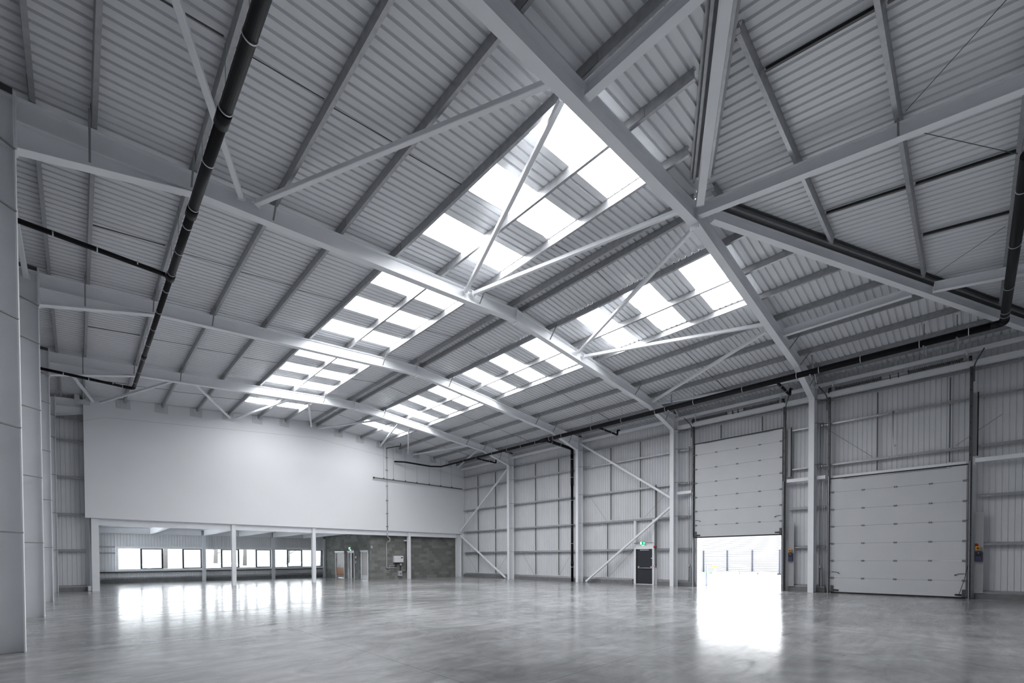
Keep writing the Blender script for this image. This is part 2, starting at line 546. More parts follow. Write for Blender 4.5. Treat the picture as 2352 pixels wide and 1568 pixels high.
# white partition: board face with a joint line that follows the roof
def partition():
    mb = MB()
    x0, x1, zb = 0.90, 22.94, 3.40
    zt = lambda x: zsheet(x) - 0.01
    JD = 0.92
    y0, y1 = PY, PY + 0.10
    seam = [(x0, zt(x0) - 1.18), (1.62, zt(1.62) - 0.94), (RX, zt(RX) - JD), (x1, zt(x1) - JD)]
    g = 0.006
    lower = [(x0, zb)] + [(x1, zb)] + [(x, z - g) for x, z in reversed(seam)]
    mb.prism([(x, y0, z) for x, z in lower], (0, y1 - y0, 0))
    upper = [(x, z + g) for x, z in seam] + [(x1, zt(x1)), (RX, zt(RX)), (x0, zt(x0))]
    mb.prism([(x, y0, z) for x, z in upper], (0, y1 - y0, 0))
    mb.box(x0 + 0.01, x1 - 0.01, y0 + 0.012, y1 - 0.01, zb + 0.4, zb + 0.41)
    return mb


wp = struct('wall_partition', partition(), M['board'])
jb = MB()
JD = 0.92
seam = [(0.91, zsheet(0.9) - 1.19), (1.62, zsheet(1.62) - 0.95), (RX, zsheet(RX) - JD - .01), (22.93, zsheet(22.93) - JD - .01)]
for (xa, za), (xb, zb_) in zip(seam[:-1], seam[1:]):
    jb.prism([(xa, PY + 0.005, za - 0.02), (xb, PY + 0.005, zb_ - 0.02), (xb, PY + 0.005, zb_ + 0.02), (xa, PY + 0.005, za + 0.02)], (0, 0.03, 0))
jb.build('joint_strip', M['board_edge'], wp)

# rear office: deck soffit and blockwork
struct('ceiling', MB().box(1.05, 22.2, 17.98, 26.6, 3.46, 3.60), M['soffit'])
BX, BY = 15.08, 18.36
DOORS = [(18.66, 19.74, 'grey flush laminate door beside the outer corner of the block wall'), (20.80, 21.86, 'narrow door frame under the exit sign with its leaf ajar'), (22.48, 24.10, 'double laminate doors with brown lower part beside the windows')]
blk = MB()
blk.prism([(BX, BY, 0), (22.92, BY, 0), (22.92, BY, 3.45), (BX, BY, 3.45)], (0, 0.2, 0))
ys = BY + 0.2
for a, b, _ in DOORS:
    blk.box(BX, BX + 0.2, ys, a, 0, 3.45)
    blk.box(BX, BX + 0.2, a, b, 1.97, 3.45)
    ys = b
blk.box(BX, BX + 0.2, ys, 26.47, 0, 3.45)
struct('wall_block', blk, M['block'])
struct('wall_corridor', MB().box(16.6, 16.7, 18.6, 26.4, 0, 3.45), M['board'])

for n, (a, b, lab) in enumerate(DOORS):
    fr = MB()
    x0 = BX - 0.03
    fr.box(x0, BX + 0.17, a + 0.003, a + 0.07, 0.001, 1.966).box(x0, BX + 0.17, b - 0.07, b - 0.003, 0.001, 1.966).box(x0, BX + 0.17, a + 0.07, b - 0.07, 1.90, 1.966)
    d = struct('door_%d' % (n + 2), fr, M['steel'], label=lab)
    MB().box(BX - 0.055, BX - 0.002, a - 0.05, b + 0.05, 1.975, 2.05).build('lintel', M['clip'], d)
    if n == 0:
        MB().bbox(BX + 0.02, BX + 0.065, a + 0.075, b - 0.075, 0.012, 1.895, .004).build('door_leaf', M['wood'], d)
        h = MB(); h.tube(fillet([(BX + .02, b - .14, .98), (BX - .04, b - .14, .98), (BX - .04, b - .28, .98)], .02), .009, 8); h.build('lever_handle', M['clip'], d)
        MB().tube([(BX + .02, b - .14, 1.42), (BX + .004, b - .14, 1.42)], .022, 12).build('viewer', M['clip'], d)
        MB().box(BX + .012, BX + .02, a + .09, b - .09, .02, .30).build('kick_plate', M['clip'], d)
    if n == 1:
        MB().bbox(BX + 0.22, BX + 0.95, b - 0.115, b - 0.075, 0.012, 1.895, .004).build('door_leaf', M['wood'], d)
    if n == 2:
        m_ = (a + b) / 2
        for p, q in ((a + .075, m_ - .003), (m_ + .003, b - .075)):
            lf = MB().bbox(BX + 0.03, BX + 0.075, p, q, 0.012, 1.895, .004).build('door_leaf', M['wood'], d)
            MB().box(BX + 0.024, BX + 0.03, p + .01, q - .01, 0.2, 0.8).build('brown_panel', M['plywood'], lf)
            MB().box(BX + 0.024, BX + 0.03, p + .01, q - .01, 0.02, 0.19).build('kick_plate', M['clip'], lf)
        MB().tube([(BX + .03, m_ + .06, .98), (BX - .02, m_ + .06, .98)], .02, 10).build('door_knob', M['clip'], d)

# ------------------------------------------------------------------ portal frames
ST = M['steel']
NAMES = {'E': 'behind the white partition edge', 'D': 'first', 'C': 'second', 'A': 'third', 'B': 'fourth'}


def plate(mb, x0, x1, y0, y1, z0, z1):
    return mb.box(x0, x1, y0, y1, z0, z1)


def bolts(mb, pts, axis, r=0.013, l=0.02):
    for p in pts:
        e = Vector(p) + Vector(axis) * l
        mb.tube([p, e], r, 6)
    return mb


def column(fr, y, side):
    s = 1 if side == 'r' else -1
    xf = W if side == 'r' else 0.0
    X = lambda d: xf + s * d
    if fr == 'E':
        lab = 'white steel column %s' % ('standing in the corner under the end of the white partition' if side == 'r' else 'farthest along the left wall, beside the narrow return wall')
    elif side == 'r':
        lab = {'D': 'white steel column by the right wall where two wall braces meet, nearest the partition', 'C': 'white steel column beside the tall black downpipe',
               'A': 'white steel column between personnel door and half-open sectional door', 'B': 'white steel column standing between the two sectional doors'}[fr]
    else:
        lab = {'D': 'white steel column along the left wall, third from the camera', 'C': 'white steel column along the left wall, second from the camera',
               'A': 'large white steel column at the left edge, nearest the camera', 'B': 'white steel column beside the camera on the left, outside the view'}[fr]
    t = thing('steel_column', lab, 'column', (X(CD / 2), y + FW / 2, 0), 'steel columns along the %s wall' % ('right' if s > 0 else 'left'))
    mb = MB()
    d = CD if fr != 'E' or s < 0 else 0.46
    ztp = ZT0 + 0.02
    mb.box(X(0), X(0.016), y, y + FW, 0.0, ztp).box(X(d - 0.016), X(d), y, y + FW, 0.0, ztp)
    mb.box(X(0.016), X(d - 0.016), y + FW / 2 - 0.006, y + FW / 2 + 0.006, 0.0, ztp)
    mb.build('column_section', ST, t)
    st = MB()
    for z in (7.94, 8.70):
        for a, b in ((y + 0.004, y + FW / 2 - 0.007), (y + FW / 2 + 0.007, y + FW - 0.004)):
            st.box(X(0.017), X(d - 0.017), a, b, z - 0.008, z + 0.008)
    st.build('stiffener_plate', ST, t)
    if fr not in 'E':
        g = MB().box(X(0.02), X(d - 0.05), y + FW / 2 - 0.05, y + FW / 2 - 0.04, 8.77, 8.87).build('eaves_cleat', M['galv_dark'], t)
    return t


def rafter(fr, y, side):
    mir = (lambda x: x) if side == 'l' else (lambda x: W - x)
    where = 'left' if side == 'l' else 'right'
    xe = RX - 0.016
    if fr == 'E':
        lab = 'short visible end of white rafter above the narrow return wall, beside the partition'
        xe = 0.885
    else:
        lab = 'white steel rafter of the %s portal frame out from the partition, %s slope' % (NAMES[fr], where)
    t = thing('steel_rafter', lab, 'rafter', (mir(xe / 2), y + FW / 2, 7.9), 'steel rafters under the %s slope' % where)
    zb = lambda x: 8.363 + 0.0837 * x
    x0 = 0.022
    yw = y + FW / 2

    def strip(mb, a, za, b, zb_, t0, half):   # plate lying along a line, thickness t0 upward
        p = [(mir(a), yw - half, za), (mir(b), yw - half, zb_), (mir(b), yw - half, zb_ + t0), (mir(a), yw - half, za + t0)]
        if side == 'r': p = p[::-1]
        mb.prism(p, (0, 2 * half, 0))
    mb = MB()
    strip(mb, x0, zb(x0), xe, zb(xe), 0.014, FW / 2)
    strip(mb, x0, ztop(x0) - 0.014, xe, ztop(xe) - 0.014, 0.014, FW / 2)
    p = [(mir(x0), yw - 0.005, zb(x0) + .013), (mir(xe), yw - 0.005, zb(xe) + .013), (mir(xe), yw - 0.005, ztop(xe) - .013), (mir(x0), yw - 0.005, ztop(x0) - .013)]
    if side == 'r': p = p[::-1]
    mb.prism(p, (0, 0.01, 0))
    mb.build('rafter_section', ST, t)
    hx = 2.35
    hb = MB()
    h0, h1 = 7.936, zb(hx) - 0.012
    xe2 = min(hx, xe)
    zz = lambda x: h0 + (h1 - h0) * (x - 0) / hx
    strip(hb, x0, zz(x0), xe2, zz(xe2), 0.014, FW / 2)
    p = [(mir(x0), yw - 0.005, zz(x0) + .013), (mir(xe2), yw - 0.005, zz(xe2) + .013), (mir(xe2), yw - 0.005, zb(xe2) + .001), (mir(x0), yw - 0.005, zb(x0) + .001)]
    if side == 'r': p = p[::-1]
    hb.prism(p, (0, 0.01, 0))
    hb.build('haunch', ST, t)
    ep = MB()
    a, b = sorted((mir(0.002), mir(0.022)))
    ep.box(a, b, y, y + FW, 7.90, 8.80)
    for zz_ in (8.0, 8.1, 8.42, 8.5, 8.58, 8.66):
        for dy in (0.05, 0.15):
            xs = mir(0.022)
            bolts(ep, [(xs, y + dy, zz_)], (1 if side == 'l' else -1, 0, 0))
    ep.build('end_plate', ST, t)
    if fr != 'E':
        ap = MB()
        a, b = sorted((mir(RX - 0.015), mir(RX - 0.001)))
        zl = zb(RX) - 0.11 if fr == 'B' else zb(RX) - 0.075
        ap.box(a, b, y, y + FW, zl, ZR + 0.012)
        sx = mir(RX - 0.015)
        for dz in (0.04, ZR - zl - 0.09, ZR - zl - 0.2):
            bolts(ap, [(sx, y + 0.05, zl + dz), (sx, y + 0.15, zl + dz)], (-1 if side == 'l' else 1, 0, 0), 0.012)
        ap.build('apex_plate', ST, t)
    return t


for fr, y in FR:
    for sd in 'lr':
        column(fr, y, sd)
        if fr == 'E' and sd == 'r': continue
        rafter(fr, y, sd)

# ------------------------------------------------------------------ hipped end steel
def ibeam(name, p0, p1, h, b, label, cat, group=None, top=True):
    """p0, p1 give the top line"""
    t = thing(name, label, cat, ((p0[0] + p1[0]) / 2, (p0[1] + p1[1]) / 2, min(p0[2], p1[2]) - h), group)
    dz = Vector((0, 0, h / 2))
    MB().beam(Vector(p0) - dz, Vector(p1) - dz, isec(h, b, 0.012, 0.008)).build('beam_section', ST, t)
    for p, q in ((p0, p1), (p1, p0)):
        d = (Vector(q) - Vector(p)).normalized()
        MB().beam(Vector(p) - dz, Vector(p) - dz + d * 0.014, rsec(b + 0.02, h + 0.02)).build('end_plate', ST, t)
    return t


def hip_pt(dx, off=0.0):
    x = RX + dx
    return (x, -6.0 - HK * abs(dx) - off, ZR - SL * abs(dx) - 0.004)


hp = 'white hip rafter running from the ridge apex '
a0 = hip_pt(0.30)
ibeam('hip_rafter', hip_pt(0.34), hip_pt(11.2), 0.25, 0.16, hp + 'down to the right-hand corner', 'rafter', 'hip rafters')
ibeam('hip_rafter', hip_pt(-0.34), hip_pt(-10.9), 0.25, 0.16, hp + 'steeply overhead, out of the top edge', 'rafter', 'hip rafters')
ibeam('end_rafter', (RX, -6.03, zend(-6.03) - .004), (RX, -12.206, zend(-12.206) - .004), 0.26, 0.16, 'white rafter between the two hip rafters, running from apex to end wall', 'rafter')
JX = 17.78
jy = yhip(JX)
ibeam('end_rafter', (JX, jy - 0.24, zend(jy - .24) - .004), (JX, -11.85, zend(-11.85) - .004), 0.25, 0.15, 'short white rafter from right hip rafter towards end wall, beside black pipe', 'rafter')
ibeam('tie_beam', (JX, -6.03, 9.13), (JX, jy + 0.22, 9.13), 0.23, 0.15, 'short white tie beam from right rafter to the hip rafter joint', 'beam')
ibeam('tie_beam', (6.72, -6.03, 9.24), (6.72, yhip(6.72) + 0.22, 9.22), 0.23, 0.15, 'broad white tie beam leaving the left rafter near the top edge', 'beam')
# hip flashing: folded strips under the sheets along both hips
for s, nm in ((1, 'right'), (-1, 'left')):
    t = thing('hip_flashing', 'folded metal strip in the shaded cavity above the %s hip rafter, under the roof sheets' % nm, 'flashing', (RX + s * 5, -8.6, ZR), 'hip flashings')
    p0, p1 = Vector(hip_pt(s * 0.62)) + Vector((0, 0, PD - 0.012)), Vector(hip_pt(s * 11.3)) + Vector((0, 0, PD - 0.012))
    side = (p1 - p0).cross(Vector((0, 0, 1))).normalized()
    MB().beam(p0, p1, [(-0.24, -0.03), (-0.04, 0.0), (0.04, 0.0), (0.24, -0.03), (0.24, -0.036), (0.04, -0.006), (-0.04, -0.006), (-0.24, -0.036)]).build('folded_strip', M['galv_dark'] if s > 0 else M['galv'], t)  # right strip coloured dark to give the shade of the cavity
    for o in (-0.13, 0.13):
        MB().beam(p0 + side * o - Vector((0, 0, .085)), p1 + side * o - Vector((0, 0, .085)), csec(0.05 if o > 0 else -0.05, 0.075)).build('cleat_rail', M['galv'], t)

# ------------------------------------------------------------------ purlins
LXS = [0.16, 0.88, 2.30, 3.74, 5.18, 6.62, 8.06, 9.50, 10.90]
STAYX = {0.88, 2.30, 3.74, 9.50}
for side in 'lr':
    for i, xx in enumerate(LXS):
        x = xx if side == 'l' else W - xx
        ya = max(yhip(x) + 0.37, -11.8)
        if xx > 10.5: ya = -5.98
        z = ztop(x) + PD / 2 + 0.002
        h = PD - 0.016
        where = 'left' if side == 'l' else 'right'
        if i == 0: lab = 'galvanised eaves purlin at the foot of the %s roof slope' % where
        elif i == 8: lab = 'galvanised purlin beside the ridge at the top of %s roof slope' % where
        elif i == 6: lab = 'galvanised purlin crossing the middle of the rooflights in %s roof slope' % where
        elif i == 5: lab = 'galvanised purlin along the lower edge of the rooflights in %s roof slope' % where
        elif i == 7: lab = 'galvanised purlin along the upper edge of the rooflights in %s roof slope' % where
        else: lab = 'galvanised roof purlin of %s slope, %s up from the eaves' % (where, ORD[i])
        t = thing('roof_purlin', lab, 'purlin', (x, 3.0, z - h / 2), 'purlins of the %s roof slope' % where)
        upv = Vector((-SL, 0, 1)) if side == 'l' else Vector((SL, 0, 1))
        sec = psec(h, 0.068)
        MB().beam((x, ya, z), (x, 17.836, z), sec, up=upv).build('purlin_section', M['galv'], t)
        for fr, y in FR[1:]:
            if y - .5 > ya:
                o = -0.005
                MB().beam((x + o, y - 0.32, z), (x + o, y + 0.52, z), [(-.003, -h / 2 + .012), (.003, -h / 2 + .012), (.003, h / 2 - .012), (-.003, h / 2 - .012)], up=upv).build('sleeve_plate', M['sleeve'], t)
        if xx in STAYX or (side == 'r' and xx == 3.74):
            for fr, y in FR[1:]:
                if y - .5 < ya or (side == 'r' and xx == 2.30 and fr == 'A'): continue
                zb_ = (8.363 + 0.0837 * xx) + 0.03
                if xx < 2.2: zb_ = 7.936 + (8.363 + 0.0837 * 2.35 - 7.95) * xx / 2.35 + 0.03
                MB().beam((x - 0.026, y - 0.36, z - 0.05), (x - 0.026, y - 0.034, zb_), rsec(0.03, 0.03), up=(1, 0, 0)).build('rafter_stay', M['stay'], t)

# end-slope purlins
for i, y in enumerate((-6.47, -8.03, -9.58, -11.10)):
    half = (-6.0 - y) / HK - 0.64
    z = zend(y) + PD / 2 + 0.002
    for s in (-1, 1):
        p0, p1 = RX + s * 0.0, RX + s * half
        pass
    lab = 'galvanised purlin of hipped end slope, %s down from the apex' % ORD[i]
    t = thing('roof_purlin', lab, 'purlin', (RX, y, z - .1), 'purlins of the hipped end slope')
    MB().beam((RX - half, y, z), (RX + half, y, z), psec(PD - .016, 0.068, s=-1)[::-1], up=Vector((0, -ESL, 1))).build('purlin_section', M['galv'], t)
    if i in (1, 2):
        for xs in (RX - 0.03 if i == 2 else None,):
            if xs is None: continue
            MB().beam((xs - .12, y + 0.03, z - .06), (xs - .02, y + .03, zend(y) - 0.23), rsec(.03, .03), up=(0, 1, 0)).build('rafter_stay', M['stay'], t)

for x, ya, yb, lab in ((8.84, -8.08, -9.53, 'dark anti-sag bar near the top edge of the hipped end slope'), (8.84, -9.63, -11.05, 'dark anti-sag bar above the frame top in the hipped end slope'),
                       (13.24, -8.08, -9.53, 'dark anti-sag bar right of the middle end rafter, between the upper purlins'), (13.24, -9.63, -11.05, 'dark anti-sag bar reaching the right edge above the black pipe bend'),
                       (15.35, -9.63, -11.05, 'dark anti-sag bar low in the hipped end slope, ending at the black pipe')):
    z = lambda y: zend(y) + 0.13
    solo('anti_sag_bar', MB().beam((x, ya, z(ya)), (x, yb, z(yb)), csec(0.045, 0.06)), M['galv_dark'], lab, 'roof bar', 'anti-sag bars in the hipped end')

for p, q, lab in (((10.89, -9.66, 9.10), (9.3, -11.05, 8.86), 'thin diagonal wire between end purlins near the top right corner'), ((11.30, -9.70, 9.02), (13.1, -11.04, 8.86), 'thin diagonal wire right of the middle end rafter'),
                  ((17.2, -9.76, 9.02), (15.5, -10.98, 8.80), 'thin diagonal wire beside the short end rafter')):
    solo('bracing_wire', MB().tube([p, q], 0.006, 6), M['galv_dark'], lab, 'wire', 'wires in the hipped end')

# sag rods: one run per bay and slope, mid-bay, from purlin to purlin
BAYS = [(14.9, 'nearest the white partition'), (9.1, 'second from the white partition'), (3.1, 'third from the white partition'), (-2.9, 'fourth from the white partition')]
for side in 'lr':
    for yb, bn in BAYS:
        where = 'left' if side == 'l' else 'right'
        t = thing('sag_rod', 'thin dark sag rod line across %s slope in the bay %s' % (where, bn), 'rod', (RX if 0 else (5 if side == 'l' else W - 5), yb, 8.9), 'sag rods of the %s roof slope' % where)
        for i in range(1, 8):
            xa, xb = LXS[i] + 0.07, LXS[i + 1] - 0.07
            if i in (0, 1): r = 0.014
            else: r = 0.008
            za, zb_ = ztop(xa) + 0.045, ztop(xb) + 0.10
            f = (lambda x: x) if side == 'l' else (lambda x: W - x)
            MB().tube([(f(xa), yb, za), (f(xb), yb, zb_)], r, 6).build('rod_length', M['galv_dark'], t)

# ------------------------------------------------------------------ roof bracing tubes
def brace(p, q, label, group='white tubular roof braces', w=0.10, gus=0.16):
    p, q = Vector(p), Vector(q)
    t = thing('brace_tube', label, 'brace', (p + q) / 2, group)
    d = (q - p).normalized()
    MB().beam(p + d * 0.09, q - d * 0.09, rsec(w, w)).build('square_tube', ST, t)
    for a, e in ((p, d), (q, -d)):
        sd = e.cross(Vector((0, 0, 1))).normalized()
        u = sd.cross(e).normalized()
        MB().beam(a + e * 0.012, a + e * 0.095, [(-gus / 2, -.006), (gus / 2, -.006), (gus / 2, .006), (-gus / 2, .006)]).build('gusset_plate', ST, t)
        MB().beam(a + e * 0.08, a + e * 0.095, rsec(w + .05, w + .05)).build('cap_plate', ST, t)
    return t


zn = lambda x: ztop(x) - 0.13
yA, yB = 0.03, -5.76
AB = [((0.45, yB), (3.14, yA), 'white brace tube leaving the top edge left of the black pipe'), ((3.36, yA), (6.2, yB), 'long white brace tube from left rafter middle up to the broad tie beam'),
      ((8.98, yA), (6.5, yB), 'white brace tube crossing in front of the nearest left rooflights'), ((9.2, yA), (10.75, yB), 'white brace tube rising to ridge apex from the left'),
      ((14.4, yA), (11.5, yB), 'white brace tube rising to ridge apex from the right slope'), ((14.72, yA), (16.8, yB), 'white brace tube below the nearest right rooflights'),
      ((20.1, yA), (17.2, yB), 'white brace tube low on right slope, rising above the black pipe'), ((20.4, yA), (21.7, yB), 'white brace tube just above the right black pipe, near the eaves')]
for (xa, ya), (xb, yb), lab in AB:
    brace((xa, ya, zn(xa)), (xb, yb, zn(xb)), lab)
yD, yP = 12.26, PY - 0.07
DE = [((0.25, yD), (1.25, yP), 0), ((3.85, yD), (1.45, yP), 1), ((4.1, yD), (6.68, yP), 2), ((8.45, yD), (6.95, yP), 3), ((8.85, yD), (11.02, yP), 4), ((13.5, yD), (11.36, yP), 5),
      ((13.95, yD), (15.6, yP), 6), ((14.5, yD), (17.75, yP), 7), ((19.25, yD), (18.12, yP), 8), ((19.9, yD), (22.2, yP), 9)]
for (xa, ya), (xb, yb), i in DE:
    brace((xa, ya, zn(xa) + .02), (xb, yb, zn(xb) + .02), 'white brace tube meeting the top of the white partition, %s counted from its left end' % ORD[i], 'white tubes above the partition', 0.09)

# wall braces
xb_ = 22.44
brace((xb_, 12.14, 7.90), (xb_, 17.80, 3.56), 'white wall brace sloping from rafter corner down to the partition corner', 'white wall braces', 0.11, .14)
brace((xb_, 17.80, 3.30), (xb_, 12.50, 0.03), 'white wall brace from partition corner down to the floor', 'white wall braces', 0.11, .14)
brace((xb_, 6.06, 8.40), (xb_, 0.14, 4.46), 'long white wall brace sloping down towards the column beside the door', 'white wall braces', 0.11, .14)
brace((xb_, 0.14, 4.14), (xb_, 5.60, 0.03), 'long white wall brace passing in front of the green exit sign wall', 'white wall braces', 0.11, .14)
brace((-0.21, 6.06, 8.55), (-0.21, 0.14, 8.55), 'white tie tube between the two nearest left columns', 'white wall braces', 0.10, .12)

# eaves tie beams along the right wall, between columns
ib = [(12.11, 17.8, 'nearest the white partition'), (6.11, 12.09, 'second from the partition'), (0.11, 6.09, 'above the personnel door'), (-5.89, 0.09, 'above the half-open sectional door'), (-11.8, -5.91, 'above the closed sectional door')]
for a, b, lab in ib:
    t = thing('eaves_tie', 'white horizontal eaves tube on the right wall, %s' % lab, 'beam', (22.52, (a + b) / 2, 8.35), 'white eaves tubes of the right wall')
    MB().beam((22.61, a + .014, 8.50), (22.61, b - .014, 8.50), rsec(0.12, 0.15)).build('square_tube', ST, t)
    MB().box(22.54, 22.68, a, a + .012, 8.41, 8.59).build('end_plate', ST, t)
    MB().box(22.54, 22.68, b - .012, b, 8.41, 8.59).build('end_plate', ST, t)

# ------------------------------------------------------------------ side rails
RZ = [0.245, 1.90, 3.55, 5.25, 6.92, 7.88]
RXC = 22.835
ZS = [(-.1, -.003), (.1, -.003), (.1, .055), (.095, .055), (.095, .003), (-.095, .003), (-.095, -.055), (-.1, -.055)]


def rail(zz, spans, label, group, x=RXC, inner=-1, stays=None):
    t = thing('side_rail', label, 'wall rail', (x, sum(spans[0]) / 2, zz - .05), group)
    for a, b in spans:
        mb = MB()
        pr = [(x + inner * -px, a, zz + pz) for px, pz in ZS]
        mb.prism(pr, (0, b - a, 0)); mb.build('rail_section', M['galv'], t)
    if stays:
        for y, sx, xf in stays:
            MB().beam((xf, y - 0.034, zz), (x + inner * .105, y - (0.33 if y < -3 and inner < 0 else 0.52), zz), rsec(.035, .022)).build('rail_stay', M['stay'], t)
    return t


LOWN = ['along the floor', 'second up', 'third up', 'fourth up', 'fifth up', 'topmost']
for i, z in enumerate(RZ):
    if z < 4.7:
        spans = [(2.66, 17.75)] if i < 2 else [(-0.62, 17.75)]
        if i == 0: spans = [(2.66, 17.75)]
    else:
        spans = [(-11.8, 17.75)]
    st = [(y, 1, W + 0.004) for fr, y in FR[1:] if y > (-7 if z > 4.7 else -1 if i == 2 else 1)] if i else None
    rail(z, spans, 'horizontal galvanised wall rail on the right wall, %s' % LOWN[i], 'rails of the right wall', stays=st)
for i, z in enumerate(RZ[:3]):
    rail(z, [(-6.30, -4.97)], 'short wall rail between the two sectional doors, %s' % LOWN[i], 'short rails between the doors')
    rail(z, [(-11.8, -10.62)], 'short wall rail right of the closed sectional door, %s' % LOWN[i], 'short rails right of the doors')
    if i < 2: rail(z, [(-0.80, 1.28)], 'short wall rail between personnel door and half-open door, %s' % LOWN[i], 'short rails beside the personnel door')
for i, z in enumerate(RZ):
    st = [(y, 1, -0.004) for fr, y in FR if y > -7] if i else None
    rail(z, [(-11.8, 18.2)], 'galvanised wall rail behind the left columns, %s' % LOWN[i], 'rails of the left wall', x=-0.605, inner=1, stays=st)
    t = thing('side_rail', 'short galvanised rail on the return wall left of the partition, %s' % LOWN[i], 'wall rail', (.3, 18.3, z), 'rails of the return wall')
    MB().prism([(-0.4, 18.32 + -px * -1, z + pz) for px, pz in ZS] if 0 else [(-0.4, 18.318 + px * .9, z + pz) for px, pz in ZS], (1.32, 0, 0)).build('rail_section', M['galv'], t)
for z, lab in ((0.31, 'lowest'), (0.68, 'under the window sill'), (1.87, 'left of the window, lower'), (2.25, 'left of the window, upper')):
    x1 = 15.0 if z < .8 else WX0 - .02
    t = thing('side_rail', 'galvanised rail on the far window wall, %s' % lab, 'wall rail', (5, 26.4, z), 'rails of the window wall')
    MB().box(1.1, x1, 26.34, 26.46, z - .04, z + .04).build('rail_section', M['galv'] if z != .68 else M['galv_dark'], t)
# vertical stiffeners between rails
for y, z0, z1 in ((16.04, .3, 7.88), (14.04, .3, 7.88), (10.01, .3, 7.88), (7.99, .3, 7.88), (4.07, 3.6, 7.88), (2.19, 3.6, 7.88), (4.3, .3, 3.5), (-2.1, 7.1, 7.86), (-3.9, 7.1, 7.86), (-7.95, 4.75, 7.86), (-9.95, 4.75, 7.86)):
    if y > 12: lab = 'dark vertical rail strut in the bay beside the partition, %s' % ('near the corner' if y > 15 else 'nearer the first column')
    elif y > 6: lab = 'dark vertical rail strut in the bay left of the downpipe, %s' % ('farther' if y > 9 else 'nearer the downpipe')
    elif y == 4.3: lab = 'dark vertical rail strut below the long wall brace, by the exit door'
    elif y > 0: lab = 'dark vertical rail strut above the exit door, %s' % ('left one' if y > 3 else 'right one')
    elif y > -6: lab = 'dark vertical strut above the half-open door, %s' % ('left one' if y > -3 else 'right one')
    else: lab = 'dark vertical strut above the closed sectional door, %s' % ('left one' if y > -9 else 'right one')
    t = thing('rail_strut', lab, 'strut', (22.86, y, z0), 'vertical struts of the right wall')
    zs = [z0] + [z for z in RZ if z0 + .2 < z < z1 - .2] + [z1]
    for a, b in zip(zs[:-1], zs[1:]):
        MB().box(22.80, 22.845, y - .018, y + .018, a + .065, b - .065).build('strut_length', M['galv_dark'], t)
# thin bracing wires on the right wall
for p, q, lab in (((17.4, 1.80), (16.1, .34), 'beside the partition corner'), ((12.6, 1.80), (13.95, .34), 'left of the first right column'), ((11.2, 1.80), (10.1, .34), 'left of the downpipe'), ((6.9, 1.80), (7.9, .34), 'just left of the downpipe foot'),
                  ((5.5, 5.15), (4.35, 3.64), 'between rails left of the exit door'), ((2.65, 1.80), (4.2, .34), 'low, left of the exit door'), ((0.3, 5.15), (1.9, 3.65), 'above the exit door'), ((-6.25, 6.80), (-7.8, 5.35), 'above the closed sectional door, left part'), ((-11.2, 6.2), (-10.1, 5.35), 'above the closed sectional door, right part')):
    solo('bracing_wire', MB().tube([(22.76, p[0], p[1]), (22.76, q[0], q[1])], .006, 6), M['galv_dark'], 'thin diagonal wire on the right wall, %s' % lab, 'wire', 'wires of the right wall')

# header and door-side members
for a, b, lab in ((-11.85, -6.04, 'above the closed sectional door'), (-5.78, -0.04, 'above the half-open sectional door')):
    t = thing('header_beam', 'white header beam carrying the spring shaft %s' % lab, 'beam', (22.62, (a + b) / 2, 7.9), 'header beams over the doors')
    MB().box(22.56, 22.70, a, b, 7.94, 8.14).build('square_tube', ST, t)
for a, b, lab in ((-0.79, -0.04, 'left of the half-open door'), (-5.78, -4.95, 'right of the half-open door'), (-6.34, -6.04, 'left of the closed door'), (-11.85, -10.58, 'right of the closed door')):
    t = thing('door_rail', 'short white rail at door-head height, %s' % lab, 'beam', (22.6, (a + b) / 2, 4.65), 'white rails at door-head height')
    MB().box(22.52, 22.66, a, b, 4.66, 4.80).build('square_tube', ST, t)

# ------------------------------------------------------------------ sectional doors
SEAMS = [0.0, 0.618, 1.31, 1.995, 2.687, 3.37, 4.07, 4.612]


